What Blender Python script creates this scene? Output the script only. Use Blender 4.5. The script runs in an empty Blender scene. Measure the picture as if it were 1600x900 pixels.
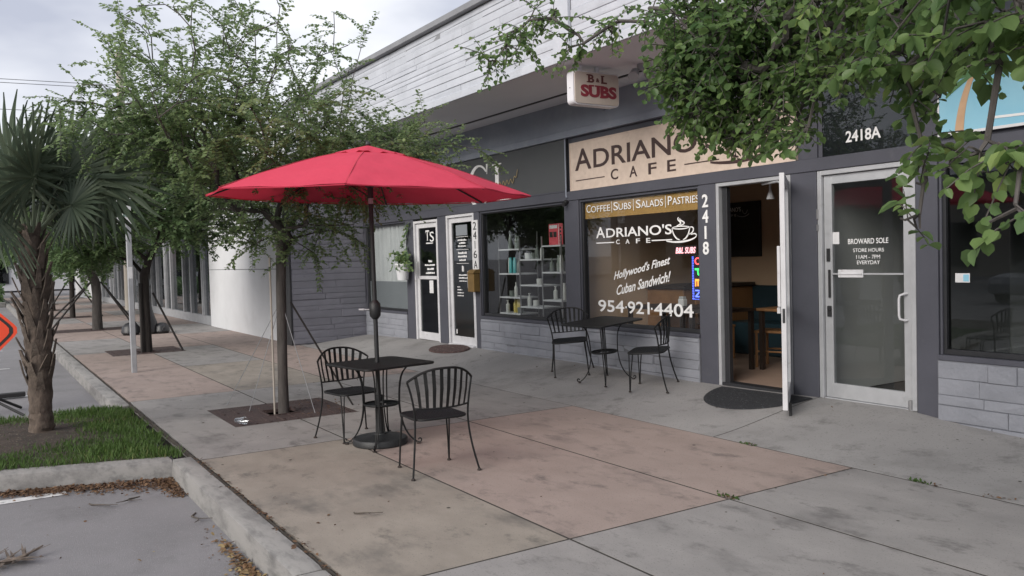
import bpy, math, random
import numpy as np
from mathutils import Matrix, Vector
from math import sin, cos, pi, radians, atan2, sqrt, exp

# ------------------------------------------------------------------ camera, sky, sun, exposure
SC = bpy.context.scene
COL = SC.collection
CAM_H, FPX = 1.64, 1320.0
YAW, PITCH, ROLL = radians(32.515), radians(2.05), radians(1.58)
_fw = Vector((-cos(YAW) * cos(PITCH), sin(YAW) * cos(PITCH), -sin(PITCH)))
_rt = _fw.cross(Vector((0, 0, 1))).normalized()
_up = _rt.cross(_fw)
_r2 = _rt * cos(ROLL) - _up * sin(ROLL)
_u2 = _r2.cross(_fw)
CR = Matrix((_r2, _u2, -_fw)).transposed()
cam = bpy.data.cameras.new('Camera')
camo = bpy.data.objects.new('Camera', cam)
COL.objects.link(camo)
cam.sensor_width = 36
cam.lens = 36 * FPX / 1600
cam.clip_start = 0.05
cam.clip_end = 2000
camo.matrix_world = Matrix.Translation((0, 0, CAM_H)) @ CR.to_4x4()
SC.camera = camo

SUN_EL, SUN_AZ = radians(27), radians(162)      # the sun stands behind the cloud, over the street
W = bpy.data.worlds.new('World')
SC.world = W
W.use_nodes = True
wn, wl = W.node_tree.nodes, W.node_tree.links
wn.clear()
wo = wn.new('ShaderNodeOutputWorld')
bg = wn.new('ShaderNodeBackground')
sky = wn.new('ShaderNodeTexSky')
sky.sky_type = 'NISHITA'
sky.sun_disc = False
sky.sun_elevation = SUN_EL
sky.sun_rotation = SUN_AZ
sky.air_density = 1.0
sky.dust_density = 3.0
tc = wn.new('ShaderNodeTexCoord')
mp = wn.new('ShaderNodeMapping')
mp.inputs['Scale'].default_value = (1.0, 1.0, 2.6)
nz = wn.new('ShaderNodeTexNoise')
nz.inputs['Scale'].default_value = 2.4
nz.inputs['Detail'].default_value = 5
nz.inputs['Roughness'].default_value = 0.5
cr = wn.new('ShaderNodeValToRGB')
cr.color_ramp.elements[0].position = 0.36
cr.color_ramp.elements[0].color = (2.45, 2.57, 3.05, 1)
cr.color_ramp.elements[1].position = 0.62
cr.color_ramp.elements[1].color = (4.7, 4.75, 4.95, 1)
mx = wn.new('ShaderNodeMixRGB')
mx.inputs[0].default_value = 0.93
wl.new(tc.outputs['Generated'], mp.inputs['Vector'])
wl.new(mp.outputs[0], nz.inputs['Vector'])
wl.new(nz.outputs['Fac'], cr.inputs[0])
wl.new(sky.outputs[0], mx.inputs[1])
wl.new(cr.outputs[0], mx.inputs[2])
wl.new(mx.outputs[0], bg.inputs['Color'])
bg.inputs['Strength'].default_value = 0.10
wl.new(bg.outputs[0], wo.inputs['Surface'])

sl = bpy.data.lights.new('Sun', 'SUN')
sl.energy = 1.5
sl.angle = radians(42)
sl.color = (1.0, 0.95, 0.88)
so = bpy.data.objects.new('Sun', sl)
COL.objects.link(so)
so.location = (0, -10, 20)
_sd = Vector((sin(SUN_AZ) * cos(SUN_EL), cos(SUN_AZ) * cos(SUN_EL), sin(SUN_EL)))
so.rotation_euler = _sd.to_track_quat('Z', 'Y').to_euler()

SC.view_settings.view_transform = 'Standard'
SC.view_settings.look = 'None'
SC.view_settings.gamma = 1
SC.view_settings.use_curve_mapping = False
SC.view_settings.exposure = 1.22
SC.cycles.max_bounces = 8
SC.cycles.transparent_max_bounces = 16
SC.cycles.caustics_reflective = False
SC.cycles.caustics_refractive = False

RNG = random.Random(7)
NR = np.random.default_rng(7)


def at(px, py, d):
    """world point seen at pixel (px, py) of the 1600x900 photograph, d metres along the view axis"""
    v = CR @ Vector(((px - 800) / FPX, -(py - 450) / FPX, -1.0))
    return Vector((0, 0, CAM_H)) + v * d


# ------------------------------------------------------------------ materials
def new_mat(name):
    m = bpy.data.materials.new(name)
    m.use_nodes = True
    nt = m.node_tree
    return m, nt, nt.nodes, nt.links, nt.nodes['Principled BSDF']


def surf(name, c1, c2=None, rough=0.7, metal=0.0, scale=6.0, bump=0.0, bscale=60.0, stain=None, sscale=1.2,
         slo=0.5, shi=0.75, stain2=None, rnd=0.0, coords='Position', detail=5, spec=0.5, speck=None, stretch=None):
    """procedural paint/stone/concrete: two-tone noise, optional stains, specks, per-object variation and bump"""
    m, nt, N, L, b = new_mat(name)
    b.inputs['Roughness'].default_value = rough
    b.inputs['Metallic'].default_value = metal
    b.inputs['Specular IOR Level'].default_value = spec
    if coords == 'Position':
        g = N.new('ShaderNodeNewGeometry')
        vec = g.outputs['Position']
    else:
        g = N.new('ShaderNodeTexCoord')
        vec = g.outputs['Object']
    if stretch:
        mpn = N.new('ShaderNodeMapping')
        mpn.inputs['Scale'].default_value = stretch
        L.new(vec, mpn.inputs['Vector'])
        vec = mpn.outputs[0]
    c2 = c2 or tuple(x * 0.8 for x in c1)

    def noise(s, d=detail, r=0.6):
        n = N.new('ShaderNodeTexNoise')
        n.inputs['Scale'].default_value = s
        n.inputs['Detail'].default_value = d
        n.inputs['Roughness'].default_value = r
        L.new(vec, n.inputs['Vector'])
        return n.outputs['Fac']

    def ramp(sock, a, bb):
        r = N.new('ShaderNodeMapRange')
        r.inputs['From Min'].default_value = a
        r.inputs['From Max'].default_value = bb
        L.new(sock, r.inputs['Value'])
        return r.outputs[0]

    def mix(f, a, bb, mode='MIX'):
        x = N.new('ShaderNodeMixRGB')
        x.blend_type = mode
        for i, v in ((0, f), (1, a), (2, bb)):
            if hasattr(v, 'is_linked') or hasattr(v, 'links'):
                L.new(v, x.inputs[i])
            elif i == 0:
                x.inputs[0].default_value = v
            else:
                x.inputs[i].default_value = (*v, 1)
        return x.outputs[0]
    col = mix(ramp(noise(scale), 0.3, 0.7), c1, c2)
    if stain:
        col = mix(ramp(noise(sscale, 6, 0.65), slo, shi), col, stain)
    if stain2:
        col = mix(ramp(noise(stain2[1], 8, 0.72), stain2[2], stain2[3]), col, stain2[0])
    if speck:
        col = mix(ramp(noise(speck[1], 2, 0.5), 0.62, 0.72), col, speck[0])
    if rnd:
        oi = N.new('ShaderNodeObjectInfo')
        r = N.new('ShaderNodeMapRange')
        r.inputs['To Min'].default_value = 1 - rnd
        r.inputs['To Max'].default_value = 1 + rnd
        L.new(oi.outputs['Random'], r.inputs['Value'])
        hs = N.new('ShaderNodeHueSaturation')
        L.new(r.outputs[0], hs.inputs['Value'])
        L.new(col, hs.inputs['Color'])
        col = hs.outputs[0]
    L.new(col, b.inputs['Base Color'])
    if bump:
        bp = N.new('ShaderNodeBump')
        bp.inputs['Strength'].default_value = bump
        bp.inputs['Distance'].default_value = 0.01
        L.new(noise(bscale, 4, 0.6), bp.inputs['Height'])
        L.new(bp.outputs[0], b.inputs['Normal'])
    return m


def emit(name, c, s):
    m, nt, N, L, b = new_mat(name)
    b.inputs['Base Color'].default_value = (*c, 1)
    b.inputs['Emission Color'].default_value = (*c, 1)
    b.inputs['Emission Strength'].default_value = s
    return m


def glass_mat(name, tint=(0.93, 0.94, 0.935), boost=1.0, rough=0.0, base=0.04):
    m = bpy.data.materials.new(name)
    m.use_nodes = True
    N, L = m.node_tree.nodes, m.node_tree.links
    N.clear()
    o = N.new('ShaderNodeOutputMaterial')
    t = N.new('ShaderNodeBsdfTransparent')
    t.inputs[0].default_value = (*tint, 1)
    g = N.new('ShaderNodeBsdfGlossy')
    g.inputs['Color'].default_value = (0.95, 0.97, 1, 1)
    g.inputs['Roughness'].default_value = rough
    lw = N.new('ShaderNodeLayerWeight')
    lw.inputs[0].default_value = 0.5
    p = N.new('ShaderNodeMath')
    p.operation = 'POWER'
    p.inputs[1].default_value = 5
    ma = N.new('ShaderNodeMath')
    ma.operation = 'MULTIPLY_ADD'
    ma.inputs[1].default_value = 0.9 * boost
    ma.inputs[2].default_value = base * boost
    mi = N.new('ShaderNodeMixShader')
    L.new(lw.outputs['Facing'], p.inputs[0])
    L.new(p.outputs[0], ma.inputs[0])
    L.new(ma.outputs[0], mi.inputs[0])
    L.new(t.outputs[0], mi.inputs[1])
    L.new(g.outputs[0], mi.inputs[2])
    L.new(mi.outputs[0], o.inputs['Surface'])
    return m


def leaf_mat(name, c1, c2, c3=None, trans=0.45, rough=0.45):
    m, nt, N, L, b = new_mat(name)
    a = N.new('ShaderNodeAttribute')
    a.attribute_name = 'rnd'
    oi = N.new('ShaderNodeObjectInfo')
    cr_ = N.new('ShaderNodeValToRGB')
    e = cr_.color_ramp.elements
    e[0].position = 0.0
    e[0].color = (*c1, 1)
    e[1].position = 0.8
    e[1].color = (*c2, 1)
    if c3:
        x = e.new(1.0)
        x.color = (*c3, 1)
    L.new(a.outputs['Fac'], cr_.inputs[0])
    L.new(cr_.outputs[0], b.inputs['Base Color'])
    b.inputs['Roughness'].default_value = rough
    b.inputs['Specular IOR Level'].default_value = 0.35
    t = N.new('ShaderNodeBsdfTranslucent')
    hs = N.new('ShaderNodeHueSaturation')
    hs.inputs['Value'].default_value = 1.4
    hs.inputs['Hue'].default_value = 0.497
    L.new(cr_.outputs[0], hs.inputs['Color'])
    L.new(hs.outputs[0], t.inputs['Color'])
    mi = N.new('ShaderNodeMixShader')
    mi.inputs[0].default_value = trans
    out = [n for n in N if n.type == 'OUTPUT_MATERIAL'][0]
    L.new(b.outputs[0], mi.inputs[1])
    L.new(t.outputs[0], mi.inputs[2])
    L.new(mi.outputs[0], out.inputs['Surface'])
    return m


M = dict(
    asphalt=surf('asphalt', (0.225, 0.218, 0.228), (0.185, 0.18, 0.188), 0.9, scale=1.7, bump=0.6, bscale=160,
                 stain=(0.13, 0.127, 0.132), sscale=0.9, slo=0.56, shi=0.8, speck=((0.31, 0.31, 0.31), 130)),
    conc_tan=surf('concrete_tan', (0.305, 0.27, 0.232), (0.228, 0.20, 0.172), 0.85, scale=2.2, bump=0.3, bscale=120,
                  stain=(0.115, 0.108, 0.10), sscale=1.5, slo=0.52, shi=0.78, stretch=(1, 1.6, 1), stain2=((0.14, 0.128, 0.112), 2.6, 0.55, 0.68), speck=((0.15, 0.14, 0.13), 70)),
    conc_pink=surf('concrete_pink', (0.335, 0.268, 0.24), (0.28, 0.222, 0.198), 0.85, scale=2.0, bump=0.3, bscale=120,
                   stain=(0.12, 0.10, 0.095), sscale=1.7, slo=0.53, shi=0.78, stretch=(1, 1.5, 1), stain2=((0.165, 0.135, 0.125), 2.6, 0.55, 0.68), speck=((0.16, 0.13, 0.12), 70)),
    conc_grey=surf('concrete_grey', (0.30, 0.285, 0.278), (0.235, 0.225, 0.22), 0.85, scale=2.0, bump=0.3, bscale=120,
                   stain=(0.11, 0.106, 0.105), sscale=1.3, slo=0.52, shi=0.8, stretch=(1, 1.5, 1), stain2=((0.145, 0.138, 0.135), 2.6, 0.55, 0.68), speck=((0.14, 0.135, 0.13), 70)),
    conc_ramp=surf('concrete_ramp', (0.31, 0.30, 0.295), (0.25, 0.243, 0.24), 0.85, scale=1.1, bump=0.3, bscale=120,
                   stain=(0.125, 0.12, 0.115), sscale=0.9, slo=0.52, shi=0.78, stain2=((0.165, 0.16, 0.157), 2.6, 0.55, 0.68), speck=((0.16, 0.155, 0.15), 60)),
    kerb=surf('kerb_concrete', (0.27, 0.26, 0.25), (0.215, 0.21, 0.205), 0.9, scale=7, bump=0.35, bscale=90,
              stain=(0.125, 0.122, 0.12), sscale=7.0, slo=0.50, shi=0.72, stain2=((0.135, 0.13, 0.128), 2.2, 0.50, 0.70), stretch=(0.5, 1.3, 1.6)),
    dirt=surf('dirt', (0.05, 0.042, 0.035), (0.028, 0.024, 0.02), 1.0, scale=14, bump=1.0, bscale=70),
    joint_dark=surf('joint_filler', (0.05, 0.044, 0.039), (0.026, 0.023, 0.021), 1.0, scale=14),
    soil=surf('soil', (0.06, 0.045, 0.036), (0.03, 0.024, 0.02), 1.0, scale=9, bump=1.0, bscale=50, speck=((0.17, 0.14, 0.11), 45)),
    white_line=surf('road_paint', (0.72, 0.72, 0.72), (0.5, 0.5, 0.5), 0.7, scale=20, stain=(0.2, 0.2, 0.2), sscale=9, slo=0.58, shi=0.66),
    trim=surf('grey_trim_paint', (0.078, 0.080, 0.100), (0.062, 0.064, 0.080), 0.55, scale=2.5, bump=0.12, bscale=30,
              stain=(0.095, 0.096, 0.112), sscale=5, slo=0.62, shi=0.8),
    dark=surf('dark_frame', (0.028, 0.029, 0.033), (0.02, 0.021, 0.024), 0.45, scale=5),
    stone=surf('painted_stone', (0.265, 0.275, 0.31), (0.215, 0.225, 0.255), 0.75, scale=3.5, bump=0.7, bscale=26, rnd=0.05,
               stain=(0.165, 0.17, 0.195), sscale=2.3, slo=0.55, shi=0.8),
    stone_dark=surf('painted_stone_dark', (0.20, 0.20, 0.235), (0.165, 0.165, 0.195), 0.75, scale=3.0, bump=0.7, bscale=26, rnd=0.05,
                    stain=(0.17, 0.175, 0.2), sscale=2.0, slo=0.55, shi=0.8),
    fascia=surf('fascia_stone', (0.49, 0.51, 0.56), (0.41, 0.43, 0.475), 0.75, scale=2.4, bump=0.4, bscale=24, rnd=0.035,
                stain=(0.33, 0.345, 0.38), sscale=2.0, slo=0.56, shi=0.82),
    mortar=surf('mortar', (0.17, 0.175, 0.195), (0.12, 0.125, 0.14), 0.95, scale=9),
    coping=surf('coping', (0.23, 0.235, 0.25), (0.18, 0.185, 0.2), 0.6, scale=3),
    soffit=surf('soffit', (0.74, 0.76, 0.81), (0.68, 0.70, 0.75), 0.85, scale=1.1, bump=0.2, bscale=60),
    band=surf('slate_band', (0.27, 0.30, 0.36), (0.225, 0.25, 0.305), 0.7, scale=1.6, stain=(0.31, 0.335, 0.385), sscale=2.2, slo=0.5, shi=0.75),
    alu=surf('aluminium', (0.52, 0.53, 0.55), (0.45, 0.46, 0.48), 0.42, metal=0.35, scale=8, stain=(0.36, 0.37, 0.38), sscale=6, slo=0.6, shi=0.8),
    alu_white=surf('white_aluminium', (0.62, 0.62, 0.64), (0.52, 0.52, 0.54), 0.5, scale=6, stain=(0.32, 0.3, 0.28), sscale=9, slo=0.62, shi=0.75),
    steel=surf('steel', (0.42, 0.42, 0.43), (0.33, 0.33, 0.34), 0.4, metal=0.8, scale=10),
    glass=glass_mat('window_glass'),
    glass_tint=glass_mat('tinted_glass', (0.62, 0.64, 0.64), 1.1),
    white_vinyl=surf('white_vinyl', (0.80, 0.80, 0.80), (0.74, 0.74, 0.74), 0.5, scale=10),
    brown_vinyl=surf('brown_vinyl', (0.055, 0.028, 0.025), (0.045, 0.024, 0.022), 0.5, scale=10),
    sign_tan=surf('sign_tan', (0.66, 0.545, 0.46), (0.57, 0.465, 0.39), 0.6, scale=12, stain=(0.48, 0.385, 0.32), sscale=7, slo=0.6, shi=0.8),
    sign_black=surf('sign_black', (0.075, 0.079, 0.083), (0.066, 0.07, 0.074), 0.5, scale=1.5),
    banner=surf('gold_banner', (0.46, 0.27, 0.085), (0.38, 0.225, 0.07), 0.6, scale=4, speck=((0.3, 0.18, 0.06), 40)),
    sky_print=surf('sky_blue_print', (0.22, 0.50, 0.66), (0.30, 0.56, 0.68), 0.45, scale=1.6),
    sand_print=surf('sand_print', (0.55, 0.36, 0.22), (0.48, 0.3, 0.18), 0.5, scale=6),
    leaf_print=surf('leaf_print', (0.10, 0.22, 0.09), (0.07, 0.17, 0.06), 0.5, scale=6),
    cream=surf('sign_cream', (0.50, 0.44, 0.385), (0.43, 0.375, 0.335), 0.4, scale=5, stain=(0.45, 0.36, 0.35), sscale=5, slo=0.5, shi=0.8),
    cabinet=surf('cabinet_white', (0.72, 0.72, 0.75), (0.62, 0.62, 0.66), 0.45, scale=6),
    red_vinyl=surf('red_vinyl', (0.24, 0.028, 0.045), (0.18, 0.03, 0.042), 0.45, scale=30),
    maroon=surf('maroon_vinyl', (0.12, 0.035, 0.035), (0.09, 0.03, 0.03), 0.45, scale=30),
    gold=surf('gold_script', (0.35, 0.27, 0.13), (0.3, 0.22, 0.1), 0.4, scale=30),
    brass=surf('brass', (0.33, 0.21, 0.08), (0.25, 0.16, 0.06), 0.4, metal=0.6, scale=9),
    iron=surf('wrought_iron', (0.011, 0.0115, 0.012), (0.008, 0.0085, 0.009), 0.5, spec=0.3, scale=30, bump=0.15, bscale=200, coords='Object'),
    mesh_seat=surf('mesh_seat', (0.012, 0.014, 0.017), (0.007, 0.008, 0.010), 0.6, spec=0.3, scale=120, bump=0.6, bscale=230, coords='Object'),
    rust=surf('rust_iron', (0.05, 0.033, 0.026), (0.02, 0.016, 0.015), 0.7, scale=25, coords='Object'),
    red_fabric=None,
    black_plastic=surf('black_plastic', (0.02, 0.021, 0.023), (0.014, 0.015, 0.016), 0.5, scale=30, bump=0.2, bscale=120),
    grate=surf('grate_iron', (0.072, 0.045, 0.042), (0.045, 0.03, 0.03), 0.8, scale=7, bump=0.8, bscale=90, speck=((0.16, 0.12, 0.10), 38)),
    bark=surf('bark', (0.095, 0.085, 0.08), (0.052, 0.047, 0.044), 0.95, scale=18, bump=1.0, bscale=40, stretch=(1, 1, 0.25)),
    bark_dark=surf('bark_dark', (0.05, 0.042, 0.038), (0.028, 0.024, 0.022), 0.95, scale=18, bump=1.0, bscale=40, stretch=(1, 1, 0.25)),
    palm_bark=surf('palm_bark', (0.145, 0.112, 0.09), (0.06, 0.046, 0.038), 0.95, scale=16, bump=1.0, bscale=38, stretch=(1, 1, 0.6)),
    palm_boot=surf('palm_boot', (0.17, 0.135, 0.11), (0.075, 0.06, 0.05), 0.95, scale=14, bump=1.0, bscale=60, rnd=0.25),
    stake=surf('stake_dark', (0.035, 0.03, 0.028), (0.022, 0.02, 0.019), 0.8, scale=20),
    galv=surf('galvanised', (0.42, 0.43, 0.45), (0.33, 0.34, 0.36), 0.5, metal=0.3, scale=7),
    white_paint=surf('white_paint', (0.63, 0.64, 0.665), (0.57, 0.58, 0.60), 0.75, scale=1.3, bump=0.15, bscale=50,
                     stain=(0.50, 0.505, 0.52), sscale=0.8, slo=0.58, shi=0.85),
    orange=surf('orange_sheet', (0.85, 0.085, 0.03), (0.80, 0.07, 0.025), 0.45, scale=4),
    sign_white=surf('sign_white', (0.70, 0.70, 0.71), (0.62, 0.62, 0.63), 0.5, scale=12),
    ink=surf('ink_black', (0.02, 0.02, 0.022), (0.015, 0.015, 0.016), 0.6, scale=20),
    sign_green=surf('sign_green', (0.05, 0.14, 0.09), (0.04, 0.12, 0.075), 0.5, scale=12),
    curtain=surf('curtain', (0.60, 0.62, 0.64), (0.50, 0.52, 0.54), 0.9, scale=3),
    frost=surf('frosted_film', (0.24, 0.26, 0.28), (0.21, 0.23, 0.25), 0.35, scale=1.2),
    int_wall=surf('interior_wall', (0.62, 0.45, 0.31), (0.57, 0.41, 0.28), 0.9, scale=0.8),
    int_grey=surf('interior_grey', (0.55, 0.56, 0.56), (0.5, 0.51, 0.51), 0.9, scale=0.8),
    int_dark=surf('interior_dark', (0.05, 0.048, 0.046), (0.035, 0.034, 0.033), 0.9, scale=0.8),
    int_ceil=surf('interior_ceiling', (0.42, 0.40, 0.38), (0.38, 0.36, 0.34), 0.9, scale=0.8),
    int_floor=surf('interior_tile', (0.40, 0.29, 0.23), (0.32, 0.23, 0.18), 0.35, scale=3),
    wood=surf('oak', (0.30, 0.155, 0.065), (0.22, 0.11, 0.045), 0.45, scale=9, stretch=(1, 6, 1)),
    dark_wood=surf('dark_wood', (0.035, 0.025, 0.02), (0.025, 0.018, 0.015), 0.4, scale=9),
    teal=surf('teal_vinyl', (0.02, 0.045, 0.06), (0.016, 0.038, 0.05), 0.4, scale=9),
    board=surf('blackboard', (0.012, 0.013, 0.014), (0.018, 0.019, 0.02), 0.55, scale=5),
    mat_black=surf('rubber_mat', (0.014, 0.015, 0.018), (0.02, 0.021, 0.025), 0.9, scale=40, bump=0.8, bscale=120, speck=((0.09, 0.1, 0.1), 45)),
    mat_red=surf('woven_mat', (0.12, 0.07, 0.065), (0.03, 0.022, 0.022), 0.95, scale=35, bump=0.8, bscale=120, speck=((0.28, 0.22, 0.19), 30)),
    bottle_teal=surf('bottle_teal', (0.10, 0.42, 0.44), None, 0.3, scale=9),
    bottle_white=surf('bottle_white', (0.62, 0.64, 0.62), None, 0.3, scale=9),
    bottle_green=surf('bottle_grey_green', (0.17, 0.20, 0.18), None, 0.3, scale=9),
    bottle_yellow=surf('bottle_yellow', (0.55, 0.45, 0.12), None, 0.3, scale=9),
    poster_red=surf('poster_red', (0.62, 0.09, 0.12), (0.55, 0.08, 0.1), 0.5, scale=9),
    clear_cup=glass_mat('clear_plastic', (0.86, 0.88, 0.9), 2.0, 0.15, 0.12),
    bag=surf('black_bag', (0.016, 0.017, 0.02), (0.03, 0.03, 0.034), 0.4, scale=9, bump=0.5, bscale=20),
    hedge=None,
    far_wall=surf('far_wall', (0.55, 0.55, 0.56), (0.48, 0.48, 0.5), 0.8, scale=0.5),
    far_tan=surf('far_tan_wall', (0.42, 0.38, 0.33), (0.36, 0.33, 0.29), 0.8, scale=0.5),
    car_paint=surf('car_silver', (0.30, 0.31, 0.33), (0.28, 0.29, 0.31), 0.25, metal=0.3, scale=3),
    car_dark=surf('car_dark', (0.03, 0.032, 0.04), (0.028, 0.03, 0.036), 0.2, scale=3),
    leaf_a=leaf_mat('leaf_green', (0.11, 0.17, 0.08), (0.24, 0.32, 0.14), (0.38, 0.45, 0.19)),
    leaf_d=leaf_mat('leaf_dense', (0.072, 0.13, 0.062), (0.175, 0.25, 0.107), (0.30, 0.365, 0.14)),
    leaf_n=leaf_mat('leaf_near', (0.08, 0.145, 0.056), (0.185, 0.275, 0.095), (0.32, 0.40, 0.13), 0.5, 0.4),
    palm_leaf=leaf_mat('palm_blade', (0.07, 0.098, 0.068), (0.155, 0.19, 0.125), (0.26, 0.24, 0.16), 0.25, 0.4),
    grass=leaf_mat('grass_blade', (0.045, 0.09, 0.022), (0.09, 0.155, 0.038), (0.21, 0.22, 0.09), 0.3, 0.6),
    litter=leaf_mat('dead_leaf', (0.075, 0.042, 0.028), (0.185, 0.11, 0.06), (0.29, 0.23, 0.11), 0.1, 0.8),
    twig=surf('twig', (0.10, 0.085, 0.07), (0.06, 0.05, 0.042), 0.9, scale=30),
    neon_r=emit('neon_red', (1.0, 0.08, 0.09), 1.3),
    neon_g=emit('neon_green', (0.05, 0.9, 0.16), 0.9),
    neon_o=emit('neon_orange', (1.0, 0.28, 0.04), 1.1),
    neon_b=emit('neon_blue', (0.10, 0.16, 1.0), 1.3),
    neon_p=emit('neon_pink', (1.0, 0.42, 0.46), 0.9),
    far_red=emit('red_lamp', (1.0, 0.06, 0.07), 2.0),
)


def fabric():
    m, nt, N, L, b = new_mat('red_canopy')
    g = N.new('ShaderNodeNewGeometry')
    n = N.new('ShaderNodeTexNoise')
    n.inputs['Scale'].default_value = 3.0
    n.inputs['Detail'].default_value = 4
    L.new(g.outputs['Position'], n.inputs['Vector'])
    r = N.new('ShaderNodeMixRGB')
    r.inputs[1].default_value = (0.77, 0.085, 0.145, 1)
    r.inputs[2].default_value = (0.64, 0.062, 0.11, 1)
    L.new(n.outputs['Fac'], r.inputs[0])
    L.new(r.outputs[0], b.inputs['Base Color'])
    b.inputs['Roughness'].default_value = 0.85
    b.inputs['Specular IOR Level'].default_value = 0.2
    t = N.new('ShaderNodeBsdfTranslucent')
    t.inputs['Color'].default_value = (0.60, 0.03, 0.06, 1)
    w = N.new('ShaderNodeTexNoise')
    w.inputs['Scale'].default_value = 4.5
    w.inputs['Detail'].default_value = 3
    L.new(g.outputs['Position'], w.inputs['Vector'])
    bp = N.new('ShaderNodeBump')
    bp.inputs['Strength'].default_value = 0.5
    bp.inputs['Distance'].default_value = 0.03
    L.new(w.outputs['Fac'], bp.inputs['Height'])
    L.new(bp.outputs[0], b.inputs['Normal'])
    mi = N.new('ShaderNodeMixShader')
    mi.inputs[0].default_value = 0.3
    out = [x for x in N if x.type == 'OUTPUT_MATERIAL'][0]
    L.new(b.outputs[0], mi.inputs[1])
    L.new(t.outputs[0], mi.inputs[2])
    L.new(mi.outputs[0], out.inputs['Surface'])
    return m


M['red_fabric'] = fabric()
M['red_seam'] = surf('red_seam', (0.52, 0.035, 0.07), (0.46, 0.03, 0.06), 0.9, scale=60)


# ------------------------------------------------------------------ object helpers
def wm(o):
    m = Matrix.LocRotScale(o.location, o.rotation_euler, o.scale)
    return wm(o.parent) @ m if o.parent else m


def tag(o, label=None, cat=None, group=None, kind=None):
    if label:
        o['label'] = label
    if cat:
        o['category'] = cat
    if group:
        o['group'] = group
    if kind:
        o['kind'] = kind
    return o


def thing(name, label, cat, loc=(0, 0, 0), rz=0.0, group=None, kind=None):
    o = bpy.data.objects.new(name, None)
    COL.objects.link(o)
    o.location = loc
    o.rotation_euler = (0, 0, rz)
    o.empty_display_size = 0.1
    return tag(o, label, cat, group, kind)


def struct(name, loc=(0, 0, 0)):
    o = bpy.data.objects.new(name, None)
    COL.objects.link(o)
    o.location = loc
    o['kind'] = 'structure'
    return o


def copy_tree(o, parent=None):
    c = o.copy()
    COL.objects.link(c)
    c.parent = parent
    for ch in list(o.children):
        copy_tree(ch, c)
    return c


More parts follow.
